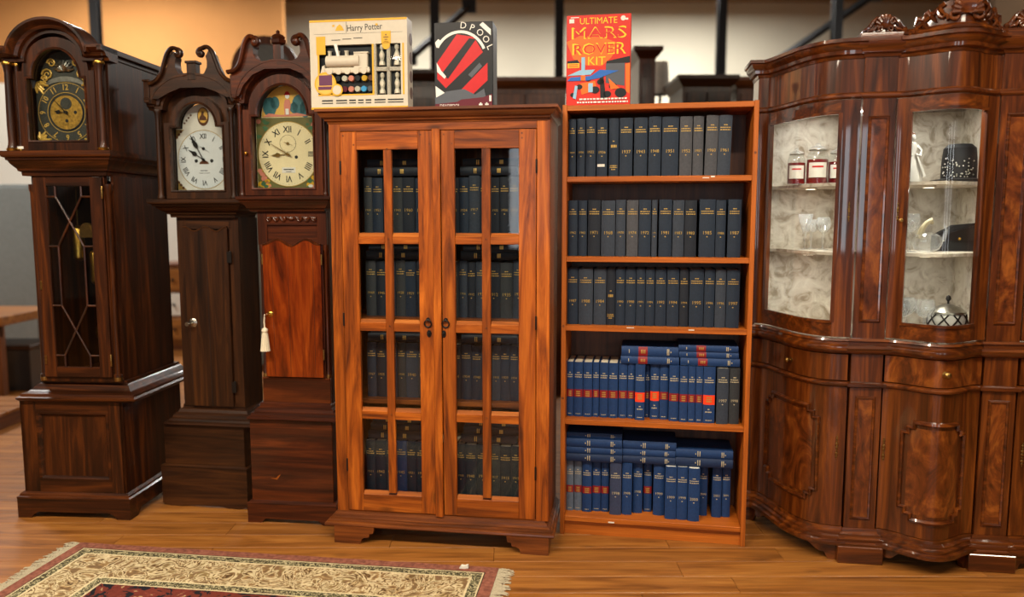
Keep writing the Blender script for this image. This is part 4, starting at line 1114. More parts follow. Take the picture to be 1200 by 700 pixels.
def fill_bookcase():
    rng = random.Random(8)
    S1 = [(0.024, 0.033), (0.062, 0.037), (0.102, 0.046), (0.151, 0.049), (0.206, 0.045), (0.254, 0.059), (0.319, 0.06), (0.383, 0.056), (0.442, 0.074), (0.52, 0.055), (0.578, 0.046), (0.629, 0.054), (0.684, 0.057)]
    S2 = [(0.024, 0.044), (0.07, 0.041), (0.115, 0.058), (0.176, 0.064), (0.242, 0.045), (0.291, 0.053), (0.346, 0.055), (0.404, 0.025), (0.436, 0.058), (0.497, 0.051), (0.55, 0.053), (0.614, 0.07), (0.686, 0.044), (0.738, 0.058)]
    S3 = [(0.022, 0.051), (0.075, 0.067), (0.145, 0.058), (0.204, 0.041), (0.246, 0.043), (0.290, 0.049), (0.340, 0.041), (0.382, 0.042), (0.426, 0.05), (0.478, 0.055), (0.535, 0.04), (0.578, 0.064), (0.644, 0.046), (0.692, 0.047), (0.741, 0.058)]
    S4 = [(0.022, 0.032), (0.055, 0.043), (0.099, 0.044), (0.144, 0.031), (0.177, 0.04), (0.218, 0.045), (0.265, 0.041), (0.307, 0.034), (0.342, 0.046), (0.3885, 0.022), (0.411, 0.043), (0.455, 0.041), (0.497, 0.046), (0.544, 0.038), (0.583, 0.033), (0.617, 0.032), (0.650, 0.054), (0.710, 0.053), (0.765, 0.047)]
    S5 = [(0.022, 0.035), (0.059, 0.038), (0.099, 0.046), (0.146, 0.041), (0.189, 0.037), (0.231, 0.055), (0.288, 0.048), (0.339, 0.046), (0.389, 0.04), (0.435, 0.053), (0.489, 0.053), (0.543, 0.05), (0.594, 0.053), (0.649, 0.039), (0.708, 0.044), (0.754, 0.039)]
    yrs1 = ['1924', '1930', '1932', '1936', 'low', '1937', '1943', '1948', '1951', '1952', '1951', '1960', '1961']
    yrs2 = ['1962', '1963', '1971', '1968', '1970', '1974', '1972', '1975', '1981', '1983', '1983', '1985', '1986', '1987']
    yrs3 = ['1987', '1988', '1984', 'low', '1990', '1990', '1991', '1991', '1992', '1994', '1994', '1995', '1996', '1996', '1997']
    col1 = ['navy'] * 9 + ['grey', 'grey', 'grey', 'navygrey']
    col2 = ['navy', 'navy', 'navydark', 'navygrey', 'navygrey', 'grey', 'navy', 'navygrey', 'navy', 'navygrey', 'navydark', 'navy', 'navy', 'navy']
    col3 = ['navy', 'navygrey', 'navygrey', 'navydark', 'navy', 'navy', 'navy', 'navy', 'navy', 'navy', 'navydark', 'navy', 'navy', 'navygrey', 'navy']
    cn = dict(navy='navy', navydark='near-black navy', navygrey='slate', grey='grey')
    for shelf, S, z, h, yr, cl in (('top', S1, 1.684, .262, yrs1, col1), ('second', S2, 1.322, .256, yrs2, col2), ('third', S3, 1.003, .262, yrs3, col3)):
        for i, (x, w) in enumerate(S):
            lean = 0.0
            if shelf == 'top' and i in (11, 12): lean = R(1.2)
            hh = h + rng.uniform(-.002, .002)
            lab = '%s cloth volume, %s from the cabinet side on bookcase %s shelf' % (cn[cl[i]], ORD[i], shelf)
            if yr[i] == 'low': lab = 'navy cloth volume with low-set gilt lettering, %s on bookcase %s shelf' % (ORD[i], shelf)
            if shelf == 'top' and i == 3:
                lab = 'navy cloth volume with a white scuff near its foot, bookcase top shelf'
            b = make_book(standing(BC, x, .052 + rng.uniform(-.003, .003), z + .0008 + w * math.sin(lean), lean), w - .0012, hh, .19, 'cloth_' + cl[i], 'old', lab, 'volumes on the bookcase %s shelf' % shelf, yr[i], rng)
            if shelf == 'top' and i == 3:
                m = MB(); strip(m, .004, w - .012, .045, .057, w, .006, .0012); obj('scuff', m, 'whitepaint', b)
    sb4 = [.065, .065, .065, .07, .065, .065, .07, .07, .045, .10, .08, .078, .055, .045, .045, .045, .045, .040, .048]
    for i, (x, w) in enumerate(S4):
        if i in (8, 10, 16): kind, lab = 'orange', 'blue volume with a bright orange label, %s on bookcase fourth shelf' % ORD[i]
        elif i >= 17: kind, lab = 'old', ('slate volume with gilt year' if i == 17 else 'charcoal grey volume') + ' at the far end of bookcase fourth shelf'
        else: kind, lab = 'red', 'blue volume with dark red label, %s from cabinet on bookcase fourth shelf' % ORD[i]
        cov = 'cloth_blue' if i < 17 else ('cloth_navygrey' if i == 17 else 'cloth_charcoal')
        hh = .262 if i < 17 else .258
        if i == 9: hh = .250
        make_book(standing(BC, x, sb4[i], .5605), w - .0012, hh, min(.185, .270 - sb4[i]), cov, kind, lab, 'standing volumes on the bookcase fourth shelf', '1997' if i == 17 else ('1998' if i == 18 else ''), rng, gilt='giltpale')
    zz = .8235
    for i, (x, L, tk, row) in enumerate([(.274, .265, .036, 0), (.277, .259, .046, 0), (.545, .264, .036, 1), (.538, .266, .030, 1), (.536, .265, .030, 1)]):
        if i == 2: zz = .8235
        lab = 'blue volume with red label lying %s in the %s pile on bookcase fourth shelf' % (['lowest', 'uppermost', 'lowest', 'midway', 'uppermost'][i], 'left two-book' if row == 0 else 'three-book')
        lab = lab.replace('left two-book', 'two-book')
        make_book(lying(BC, x, .058 + .004 * (i % 2), zz, tk - .001), tk - .001, L, .185, 'cloth_blue', 'lyingred', lab, 'volumes lying on the bookcase fourth shelf', '', rng, gilt='giltpale')
        zz += tk
    sb5 = [.08, .085, .075, .09, .09, .06, .07, .10, .125, .088, .05, .052, .042, .12, .11, .12]
    yr5 = {5: '1998', 6: '1998', 7: '1998', 9: '1999', 10: '1999', 11: '1999', 12: '2000', 13: '2000', 14: '2001', 15: '2001'}
    for i, (x, w) in enumerate(S5):
        if i < 2: kind, cov, lab = 'red', 'cloth_greyblue', 'faded grey-blue volume with dark red label, %s on bookcase bottom shelf' % ORD[i]
        elif i < 5 or i == 8: kind, cov, lab = 'red', 'cloth_blue', 'blue volume with dark red label, %s from cabinet on bookcase bottom shelf' % ORD[i]
        elif i == 5: kind, cov, lab = 'year', 'cloth_bluegrey', 'dull blue-grey volume standing forward on bookcase bottom shelf'
        else: kind, cov, lab = 'year', 'cloth_blue', 'blue volume with gilt year, %s from cabinet on bookcase bottom shelf' % ORD[i]
        make_book(standing(BC, x, sb5[i], .0905), w - .0012, .252 + (0 if i not in (9, 10, 11, 12) else .0005), min(.185, .270 - sb5[i]), cov, kind, lab, 'standing volumes on the bookcase bottom shelf', yr5.get(i, ''), rng, pages='paperwhite', gilt='giltpale')
    piles = [('cabinet-side', [(.018, .264, .038, 0), (.018, .264, .034, .004), (.022, .263, .040, .0), (.021, .262, .026, .012)]),
             ('middle', [(.2885, .246, .036, .016), (.2875, .246, .032, .018), (.2885, .248, .040, .02)]),
             ('display-cabinet-side', [(.5355, .258, .042, .012), (.5355, .258, .040, .016)])]
    for nm, P in piles:
        zz = .3435
        for i, (x, L, tk, dy) in enumerate(P):
            x = max(x, .0225)
            lab = 'blue volume lying %s in the %s pile on bookcase bottom shelf' % (ORD[i] + ' from below', nm)
            make_book(lying(BC, x, .055 + dy, zz, tk - .001), tk - .001, L, .185, 'cloth_blue' if i != 0 else 'cloth_bluedark', 'lying', lab, 'volumes lying on the bookcase bottom shelf', '', rng, gilt='giltpale', pages='paperwhite')
            zz += tk
fill_bookcase()

# ================================================================== GLAZED CABINET
GC = frame_m((-.823, 3.424, 0), R(-8.2))
def glazed_cabinet():
    t = empty('glazed_cabinet', (-.823, 3.424, 0), R(-8.2))
    tag(t, 'orange-brown pine cabinet with two glazed sixteen-pane doors', 'cabinet')
    V, H, Yw = 'pineZ', 'pineX', 'pineY'
    D = .43; W_ = .990; F = .05
    # bracket feet
    for s in (0, 1):
        fp = [(0, 0), (.125, 0), (.130, .022), (.142, .030), (.165, .034), (.168, .05), (.185, .052), (.19, .08), (0, .08)]
        if s: fp = [(W_ + .005 - a, b) for a, b in fp]
        m = MB().prism(fp, .0, .03)
        sp = [(.03, 0), (.12, 0), (.13, .03), (.16, .05), (.17, .08), (.03, .08)]
        x = 0.0 if not s else W_ + .005 - .03
        m.prism(sp, x, x + .03, 'YZ')
        obj('front_foot', m, 'pinedarkX', t)
        x = .02 if not s else W_ - .08
        obj('rear_foot', MB().box(x, x + .06, D - .08, D - .02, 0, .08), 'pinedarkX', t)
    obj('base_moulding', MB().sweep([(-.03, .078), (.044, .078), (.048, .084), (.046, .092), (.036, .095), (.036, .102), (.026, .106), (.026, .112), (.016, .117), (.014, .126), (.004, .132), (.003, .138), (-.03, .138)], upath(0.0, W_ - .018, F, D)), 'pinedarkX', t)
    obj('bottom_board', MB().box(.01, W_ - .01, F + .02, D - .01, .08, .12), H, t, False)
    obj('side_panel', MB().box(0, .02, F + .024, D, .13, 1.93), V, t, False)
    obj('side_panel', MB().box(W_ - .02, W_, F + .024, D, .13, 1.93), V, t, False)
    obj('back_panel', MB().box(.02, W_ - .02, D - .012, D, .12, 1.93), 'pinedarkZ', t, False)
    obj('top_board', MB().box(-.02, W_ + .02, F - .03, D, 1.945, 1.972, .002), H, t)
    obj('cornice', MB().sweep([(-.02, 1.912), (.002, 1.912), (.004, 1.920), (.012, 1.924), (.014, 1.932), (.028, 1.940), (.034, 1.950), (.036, 1.958), (.046, 1.962), (.046, 1.974), (-.02, 1.974)], upath(0, W_ - .012, F, D)), 'pinedarkX', t)
    obj('face_stile', MB().box(0, .052, F, F + .024, .137, 1.915, .0015), V, t)
    obj('face_stile', MB().box(.932, W_, F, F + .024, .137, 1.915, .0015), V, t)
    obj('face_rail', MB().box(.052, .932, F, F + .024, 1.880, 1.915, .001), H, t)
    obj('face_rail', MB().box(.052, .932, F + .002, F + .024, .128, .142, .001), H, t)
    for z in (1.425, 1.045, .662, .20): obj('shelf', MB().box(.021, W_ - .021, F + .05, D - .013, z - .022, z, .001), 'pinedarkX', t)
    zr = [(.236, .580), (.630, .988), (1.038, 1.382), (1.428, 1.796)]
    for side in (0, 1):
        if side == 0: a0, a1, m0, m1, b0, b1 = .054, .128, .250, .286, .407, .475
        else: a0, a1, m0, m1, b0, b1 = .511, .571, .691, .729, .855, .930
        d = empty('door', (0, 0, 0)); d.parent = t
        y0, y1 = F - .004, F + .018
        obj('stile', MB().box(a0, a1, y0, y1, .144, 1.877, .0015), V, d)
        obj('stile', MB().box(b0, b1, y0, y1, .144, 1.877, .0015), V, d)
        obj('rail', MB().box(a1, b0, y0, y1, .144, .223, .0012), H, d)
        obj('rail', MB().box(a1, b0, y0, y1, 1.798, 1.877, .0012), H, d)
        obj('muntin', MB().box(m0, m1, y0 + .002, y1, .232, 1.798, .0015), V, d)
        for k in range(3):
            za, zb = zr[k][1], zr[k + 1][0]
            for u, w in ((a1, m0), (m1, b0)): obj('muntin', MB().box(u, w, y0 + .002, y1, za, zb - .012, .0015), H, d)
        # pale bevels on the sills and sides of the openings
        for (z0, z1) in zr:
            for u, w in ((a1, m0), (m1, b0)):
                obj('sill_bevel', MB().prism([(y0 + .003, z0 - .014), (y1 - .006, z0 - .014), (y1 - .006, z0 + .004)], u + .001, w - .001, 'YZ'), 'pinepale', d, False)
                obj('pane', MB().box(u - .003, w + .003, F + .010, F + .0125, z0 - .003, z1 + .003), 'pane', d, False)
        if side == 0:
            obj('astragal', MB().box(.473, .509, y0 - .010, y0 - .0005, .134, 1.884, .004), V, d)
        hx, rx = (.446, .450) if side == 0 else (.527, .517)
        rg = MB()
        rg.tube([(hx + .016 * math.cos(2 * PI * k / 18), y0 - .006 - .003 * math.sin(2 * PI * k / 18), 1.028 + .016 * math.sin(2 * PI * k / 18)) for k in range(18)], .0032, 6, True)
        rg.ball((hx, y0 - .006, 1.044), .007, 8)
        rg.lathe([(.009, -.002), (.009, .001)], (hx, y0 - .001, 1.046), 12, 'Y')
        obj('ring_pull', rg, 'iron', d)
        kp = MB().lathe([(.012, -.003), (.014, 0)], (rx, y0 - .0005, .982), 12, 'Y', .8, 1.2).lathe([(.004, -.014), (.006, -.012), (.006, -.002)], (rx, y0, .985), 8, 'Y')
        obj('lock_plate', kp, 'iron', d)
        hgx = .053 if side == 0 else .931
        for z in (1.72, 1.04, .36): obj('hinge', MB().lathe([(.0035, z - .03), (.004, z - .028), (.004, z + .028), (.0035, z + .03)], (hgx, y0 - .001, 0), 8), 'iron', d)
    # pegs at the door joints
    for (x, z) in ((.068, 1.86), (.116, 1.82), (.42, 1.86), (.46, 1.82), (.525, 1.86), (.56, 1.82), (.868, 1.86), (.868, 1.84), (.268, 1.80), (.71, 1.80), (.268, 1.405), (.71, 1.405), (.268, 1.013), (.71, 1.013), (.268, .605), (.71, .605)):
        obj('peg', MB().lathe([(.004, -.0008), (.004, .001)], (x, F - .0045, z), 8, 'Y'), 'pinedarkX', t)
glazed_cabinet()
def fill_cabinet():
    rng = random.Random(31)
    cols = ['navy', 'navydark', 'navygrey', 'charcoal']
    for sh, (z, nm) in enumerate(((1.425, 'top'), (1.045, 'second'), (.662, 'third'), (.20, 'bottom'))):
        x = .125; i = 0; tops = []
        if sh == 3: x = .12
        while x < .865 and i < 20:
            w = rng.choice((.040, .044, .046, .05, .054, .058))
            h = rng.uniform(.252, .262)
            gap = .46 < x < .50
            if gap: x = .515
            lean = 0
            if x + w > .955: break
            if lean: x += .008
            kind = 'old'
            cov = 'cloth_' + (rng.choice(cols) if sh < 3 else rng.choice(('navydark', 'bluedark', 'navydark', 'charcoal')))
            side = 'left' if x < .47 else 'right'
            lab = '%s volume behind glass, %s from the clock side on cabinet %s shelf' % ('dark bound', ORD[i], nm)
            yb = .145 if sh != 3 else .12
            make_book(standing(GC, x, yb + rng.uniform(0, .006), z + .0005, lean), w - .0012, h, .19, cov, kind, lab, 'volumes on the cabinet %s shelf' % nm, str(1900 + rng.randint(2, 60)), rng)
            x += w + (.012 if lean else 0); i += 1
        # books lying along the top of the row
        for j, (x0, L) in enumerate(((.13, .262), (.575, .262))):
            zz = z + .2635
            for k in range(3 if sh == 3 else 2):
                tk = .040 if k == 0 else .036
                lab = 'dark volume lying %s over cabinet %s shelf row behind the %s door' % (('lowest', 'upper', 'topmost')[k], nm, 'clock-side' if j == 0 else 'bookcase-side')
                make_book(lying(GC, x0 + .012 * k, .150 - .02 * (sh == 3), zz, tk - .001), tk - .001, L, .185, 'cloth_navydark', 'roman', lab, 'volumes lying in the cabinet', '', rng)
                zz += tk
fill_cabinet()

# ================================================================== BOXES ON TOP
def craft_box():
    t = empty('craft_kit_box', (0, 0, 0))
    Mx = GC @ Matrix.Translation((-.070, .035, 1.9745)) @ Matrix.Rotation(R(0), 4, 'Z')
    t.matrix_world = Mx
    tag(t, 'white and gold craft kit box with windows of small figures on the cabinet', 'box')
    w, h, d = .440, .382, .082
    # shell with a recessed window area
    obj('carton', MB().box(0, w, .022, d, 0, h, .001), 'print_pale', t)
    fr = MB().box(0, .034, 0, .022, .0, h).box(w - .03, w, 0, .022, 0, h).box(.034, w - .03, 0, .022, 0, .058).box(.034, w - .03, 0, .022, .275, h)
    fr.box(.282, .300, 0, .022, .058, .275).box(.348, .362, 0, .022, .058, .275).box(.300, w - .03, 0, .022, .160, .176)
    obj('front_panel', fr, 'print_pale', t)
    obj('window_backing', MB().box(.034, w - .03, .019, .0225, .058, .275), 'print_black', t)
    g = MB().box(0, w, -.001, .0, h - .009, h).box(0, w, -.001, 0, 0, .009).box(.034, .042, -.001, 0, .075, .275)
    for x in (.282, .426 - .008): g.box(x, x + .008, -.001, 0, .058, .275)
    g.box(.034, .282, -.001, 0, .058, .064)
    obj('gold_edging', g, 'print_gold', t)
    gt = MB().box(.030, .072, -.002, -.0005, .235, .312).box(.325, .368, -.002, -.0005, .275, .327).lathe([(.018, 0), (.018, .0015)], (.346, -.002, .268), 16, 'Y')
    obj('gold_tab', gt, 'print_gold', t)
    tb = MB(); text(tb, 'Harry Potter', .038, .250, -.0012, .345, .03, .80)
    rect(tb, .168, .1695, .325, .372, -.0012); rect(tb, .02, w - .02, .322, .3225, -.0012)
    for k in range(3): rect(tb, .10 + .05 * k, .14 + .05 * k, .294 + .003 * k, .297 + .003 * k, -.0012)
    for k, (a, b) in enumerate(((.05, .10), (.115, .165), (.175, .205), (.215, .24), (.25, .275), (.29, .34), (.35, .42))):
        rect(tb, a, b, .034, .040, -.0012); rect(tb, a, b, .024, .028, -.0012)
    rect(tb, .335, .358, .300, .303, -.0025); rect(tb, .34, .353, .29, .293, -.0025); rect(tb, .344, .349, .308, .314, -.0025)
    obj('lettering', tb, 'ink', t)
    cr = MB().prism([(.118, .335), (.158, .335), (.150, .352), (.138, .362), (.126, .352)], -.0012, -.0006)
    for x in (.105, .300): cr.box(x, x + .01, -.0012, -.0006, .352, .360)
    obj('crest', cr, 'print_gold', t)
    # plaster locomotive in the window
    lo = MB().lathe([(.026, -.075), (.026, .075)], (.150, .008, .205), 16, 'X').box(.20, .262, -.004, .018, .172, .236, .002).box(.066, .27, -.002, .016, .155, .178, .002).box(.20, .266, -.005, .018, .236, .243, .001)
    for x in (.088, .125, .165): lo.lathe([(.010, .22), (.008, .243), (.011, .25)], (x, .008, 0), 10)
    for x in (.09, .13, .17, .21, .245): lo.lathe([(.014, -.003), (.014, .003)], (x, -.004, .162), 14, 'Y')
    lo.prism([(.045, .15), (.066, .155), (.066, .19), (.055, .185)], -.002, .014)
    obj('plaster_train', lo, 'print_pale', t)
    obj('paint_brush', MB().tube([(.118, -.001, .275), (.128, -.003, .235), (.134, -.001, .205)], [.008, .006, .003], 8), 'print_white', t)
    pots = ['black', 'pale', 'pink', 'black', 'gold', 'brown', 'maroon', 'pink', 'pale', 'cyan', 'grey']
    xs = [(.124 + .030 * i, .132) for i in range(6)] + [(.154 + .0290 * i, .086) for i in range(5)]
    for c, (x, z) in zip(pots, xs):
        p = obj('paint_pot', MB().lathe([(.012, 0), (.013, .002), (.013, .016)], (x, .002, z), 14, 'Y'), 'print_' + c, t)
    for i, (x, z) in enumerate(((.324, .184), (.391, .184), (.324, .064), (.391, .064))):
        obj('plaster_figure', MB().lathe([(.014, 0), (.013, .012), (.008, .022), (.013, .044), (.008, .058), (.005, .064), (.010, .074), (.009, .084), (.003, .090)], (x, .010, z), 12), 'print_pale', t)
    ci = obj('round_picture', MB().lathe([(.050, 0), (.050, .0015)], (.068, -.003, .110), 28, 'Y'), 'print_gold', t)
    obj('picture_print', MB().prism(arc(.068, .108, .043, .043, 0, 2 * PI, 24)[:-1], -.004, -.003), 'print_skyyellow', ci)
    obj('picture_train', MB().box(.040, .100, -.005, -.004, .102, .146).box(.036, .104, -.005, -.004, .084, .098), 'print_purple', ci)
    c2 = obj('small_round_picture', MB().lathe([(.026, 0), (.026, .0015)], (.122, -.006, .082), 24, 'Y'), 'print_gold', t)
    obj('picture_print', MB().lathe([(.020, 0), (.020, .001)], (.122, -.007, .082), 20, 'Y'), 'print_pale', c2)
    sd = MB()
    for z, c in ((.30, 0), (.22, 0), (.14, 0), (.07, 0)): sd.prism([(.055 + .022 * math.cos(2 * PI * k / 16), z + .026 * math.sin(2 * PI * k / 16)) for k in range(16)], w, w + .001, 'YZ')
    obj('side_picture', sd, 'print_brown', t)
    obj('window_film', MB().box(.034, w - .03, .0, .0005, .058, .275), 'pane', t, False)
craft_box()
def comic_box():
    t = empty('comic_figure_box', (0, 0, 0))
    t.matrix_world = GC @ Matrix.Translation((.474, .10, 1.9745)) @ Matrix.Rotation(R(1), 4, 'Z')
    tag(t, 'black and red comic figure box on the cabinet beside the white box', 'box')
    w, h, d = .258, .37, .13
    obj('carton', MB().box(0, w, 0, d, 0, h, .0015), 'print_black', t)
    r = MB(); poly(r, [(.012, .13), (.012, .20), (.10, .318), (.175, .305), (.215, .24), (.05, .09)], -.0008); poly(r, [(.10, .065), (.235, .195), (.235, .12), (.17, .062)], -.0008)
    obj('red_print', r, 'print_red', t)
    b = MB(); poly(b, [(.03, .15), (.155, .30), (.185, .295), (.06, .13)], -.0016)
    obj('black_print', b, 'print_black', t)
    gp = MB(); poly(gp, [(.002, .05), (.05, .075), (.13, .085), (.18, .06), (.22, .085), (.23, .04), (.002, .02)], -.0024); poly(gp, [(.150, .145), (.20, .195), (.212, .18), (.165, .132)], -.0024)
    obj('grey_print', gp, 'print_grey', t)
    wh = MB()
    pa = arc(.115, .20, .116, .128, R(25), R(150), 18)
    wh.sweep([(-.006, 0), (.006, 0), (.006, .0006), (-.006, .0006)], xz(pa, -.003), (0, 1, 0))
    poly(wh, [(.004, .285), (.018, .30), (.032, .29), (.010, .262)], -.0028); poly(wh, [(.006, .05), (.004, .10), (.045, .07)], -.0028); poly(wh, [(.01, .20), (.03, .165), (.052, .14), (.045, .13), (.012, .16)], -.0028)
    poly(wh, [(.20, .355), (.215, .367), (.25, .335), (.25, .31)], -.0008)
    for ch, an in (('D', 84), ('P', 68), ('O', 52), ('O', 37), ('L', 23)):
        an = R(an); text(wh, ch, .040, .115 + .142 * math.cos(an), -.0034, .20 + .154 * math.sin(an), an - PI / 2)
    rect(wh, .243, .252, .030, .055, -.0036)
    obj('white_print', wh, 'print_white', t)
    bd = MB(); poly(bd, [(.002, .002), (.002, .022), (.10, .030), (.12, .040), (.215, .048), (.256, .062), (.256, .002)], -.0032)
    obj('maroon_band', bd, 'print_maroon', t)
    tx = MB(); text(tx, 'DEADPOOL', .020, .068, -.0042, .013, 0, .85)
    for x in (.205, .232): tx.box(x - .008, x + .008, -.0042, -.0036, .014, .020).box(x - .003, x + .003, -.0042, -.0036, .009, .025)
    obj('lettering', tx, 'print_white', t)
    obj('side_print', MB().box(w, w + .0008, .01, d - .01, .02, h - .04), 'print_grey', t)
comic_box()
def rover_box():
    t = empty('science_kit_box', (0, 0, 0))
    t.matrix_world = BC @ Matrix.Translation((.010, .055, 2.0035))
    tag(t, 'red and yellow rover science kit box on the open bookcase', 'box')
    w, h, d = .287, .40, .09
    obj('carton', MB().box(0, w, 0, d, 0, h, .0015), 'print_scarlet', t)
    obj('yellow_glow', MB().prism([(.0, .285), (.06, .31), (.16, .30), (.24, .27), (.20, .21), (.16, .175), (.09, .18), (.03, .21)], -.0004, 0), 'print_orange', t)
    y = MB(); text(y, 'ULTIMATE', .040, .142, -.0014, .372, 0, .92); text(y, 'MARS', .100, .143, -.0012, .318, 0, 1.02, .75); text(y, 'ROVER', .098, .143, -.0012, .248, 0, .80, .75); text(y, 'KIT', .058, .135, -.0014, .196, 0, .95, .9)
    rect(y, .006, .058, .170, .190, -.0014)
    obj('title', y, 'print_yellow', t)
    rd = MB(); text(rd, 'MARS', .100, .143, -.0018, .318, 0, .94, .60); text(rd, 'ROVER', .098, .143, -.0018, .248, 0, .735, .60)
    for k in range(2): rect(rd, .010, .054, .174 + .008 * k, .178 + .008 * k, -.0022)
    obj('title_inner', rd, 'print_scarlet', t)
    bk = MB(); poly(bk, [(.004, .20), (.05, .205), (.06, .19), (.004, .188)], -.0012); poly(bk, [(.18, .195), (.285, .215), (.285, .185), (.18, .185)], -.0012)
    for (x, z, a) in ((.13, .07, .020), (.155, .105, .016), (.185, .05, .018), (.21, .085, .018), (.06, .085, .014), (.245, .055, .026), (.10, .12, .014), (.03, .05, .012), (.16, .14, .010)): poly(bk, arc(x, z, a, a * .8, 0, 2 * PI, 14)[:-1], -.0026)
    poly(bk, [(.15, .15), (.165, .15), (.18, .03), (.155, .03)], -.0026)
    obj('dark_print', bk, 'print_black', t)
    gr = MB(); poly(gr, [(.178, .185), (.262, .185), (.262, .085), (.178, .10)], -.0016); obj('grey_print', gr, 'print_grey', t)
    bl = MB(); poly(bl, [(.004, .112), (.02, .128), (.11, .132), (.15, .158), (.235, .152), (.15, .122), (.09, .112)], -.0032); obj('solar_panel_print', bl, 'print_blue', t)
    pb = MB(); poly(pb, [(.004, .135), (.06, .158), (.13, .160), (.11, .138)], -.0030); rect(pb, .068, .084, .135, .215, -.0038); poly(pb, [(.03, .036), (.044, .03), (.052, .088), (.040, .092)], -.0040)
    rect(pb, .10, .12, .06, .10, -.0028)
    obj('pale_print', pb, 'print_paleblue', t)
    og = MB(); poly(og, [(.06, .10), (.13, .11), (.14, .07), (.07, .05)], -.0022); poly(og, [(.19, .12), (.24, .075), (.20, .07)], -.0030); rect(og, .066, .086, .112, .136, -.0044); poly(og, [(.264, .18), (.285, .185), (.285, .05), (.268, .06)], -.0022)
    obj('orange_print', og, 'print_orange', t)
    wt = MB(); disc(wt, .252, .380, .011, -.0014, .0006, 16); rect(wt, .26, .274, .372, .380, -.0014); rect(wt, .012, .034, .366, .384, -.0014)
    rr = random.Random(4)
    for z in (.012, .026):
        x = .06 if z > .02 else .05
        while x < .275:
            l = rr.uniform(.006, .016); rect(wt, x, min(x + l, .278), z, z + .007, -.0048); x += l + .004
    rect(wt, .018, .055, .388, .392, -.001)
    obj('white_print', wt, 'print_white', t)
    obj('side_print', MB().box(-.0006, 0, .004, d - .004, .004, h - .004), 'print_black', t)
rover_box()

# ================================================================== RUG
def rug():
    hx, hy = .975, .66
    rug_mat(hx, hy)
    yaw = R(-7.6)
    bl = Vector((-1.989, 3.406, 0)); a = Vector((math.cos(yaw), math.sin(yaw), 0)); n = Vector((-math.sin(yaw), math.cos(yaw), 0))
    c = bl + a * hx - n * hy
    t = empty('persian_rug', (c.x, c.y, 0), yaw)
    tag(t, 'cream and rose floral carpet with knotted fringes before the clocks', 'rug')
    nx, ny = 60, 40; m = MB(); vs = []; rr = random.Random(2)
    def hh(i, j): return .0085 + .0008 * math.sin(i * .8) * math.cos(j * 1.1)
    for j in range(ny + 1):
        for i in range(nx + 1): vs.append((-hx + 2 * hx * i / nx, -hy + 2 * hy * j / ny, hh(i, j)))
    fs = [(j * (nx + 1) + i, j * (nx + 1) + i + 1, (j + 1) * (nx + 1) + i + 1, (j + 1) * (nx + 1) + i) for j in range(ny) for i in range(nx)]
    m.add(vs, fs); m.box(-hx, hx, -hy, hy, .0004, .0078)
    obj('pile', m, 'rugpile', t)
    for s in (-1, 1):
        f = MB(); k = 0
        y = -hy
        while y < hy - .004:
            ln = .062 + rr.uniform(-.012, .014)
            x0 = s * hx; w1 = rr.uniform(-.012, .012); w2 = w1 + rr.uniform(-.014, .014)
            f.tube([(x0, y, .004), (x0 + s * ln * .3, y + w1 * .4, .006), (x0 + s * ln * .65, y + w1, .0045), (x0 + s * ln, y + w2, .003)], [.0024, .003, .0026, .0016], 4)
            y += .0052
        for r_ in (.012, .026, .04):
            pts = [(s * (hx + r_ + .004 * math.sin(q * 1.9)), -hy + 2 * hy * q / 160, .006) for q in range(161)]
            f.tube(pts, .0022, 4)
        o = obj('fringe', f, 'fringecord', t); o['kind'] = 'stuff'
rug()

# ================================================================== DISPLAY CABINET
def plen(p): return [0.0] + [sum(math.dist(p[i], p[i + 1]) for i in range(k)) for k in range(1, len(p))]
class Curve2:
    def __init__(s, pts):
        s.p = pts; s.l = [0.0]
        for a, b in zip(pts, pts[1:]): s.l.append(s.l[-1] + math.dist(a, b))
        s.L = s.l[-1]
    def at(s, f):
        d = min(max(f, 0), 1) * s.L
        for i in range(len(s.p) - 1):
            if d <= s.l[i + 1] or i == len(s.p) - 2:
                k = (d - s.l[i]) / max(1e-9, s.l[i + 1] - s.l[i])
                a, b = s.p[i], s.p[i + 1]
                return (a[0] + (b[0] - a[0]) * k, a[1] + (b[1] - a[1]) * k)
    def nrm(s, f):
        a, b = s.at(f - .01), s.at(f + .01); dx, dy = b[0] - a[0], b[1] - a[1]; q = math.hypot(dx, dy)
        return (dy / q, -dx / q)
    def sub(s, f0, f1, n=18): return [s.at(f0 + (f1 - f0) * i / n) for i in range(n + 1)]
    def off(s, f, o):
        p, q = s.at(f), s.nrm(f); return (p[0] + q[0] * o, p[1] + q[1] * o)
    def frac_x(s, x):
        best = min(range(401), key=lambda k: abs(s.at(k / 400)[0] - x)); return best / 400
DCX = .36
DP, DY = (1.419, 3.212, 0), R(-8.5)
DC = frame_m(DP, DY)
BLp = [p[:2] for p in smooth_path([(-.325, .452, 0), (-.297, .450, 0), (-.262, .418, 0), (-.215, .300, 0), (-.168, .168, 0), (-.115, .090, 0), (-.06, .058, 0), (0.0, .047, 0), (.03, .046, 0)], 5)]
BCp = [(.16 + .4 * i / 36, .048 - .108 * (.5 - .5 * math.cos(2 * PI * i / 36))) for i in range(37)]
BRp = [(2 * DCX - x, y) for x, y in reversed(BLp)]
BACK = .60
def rectp(o0, o1, z0, z1): return [(o0, z0), (o1, z0), (o1, z1), (o0, z1)]
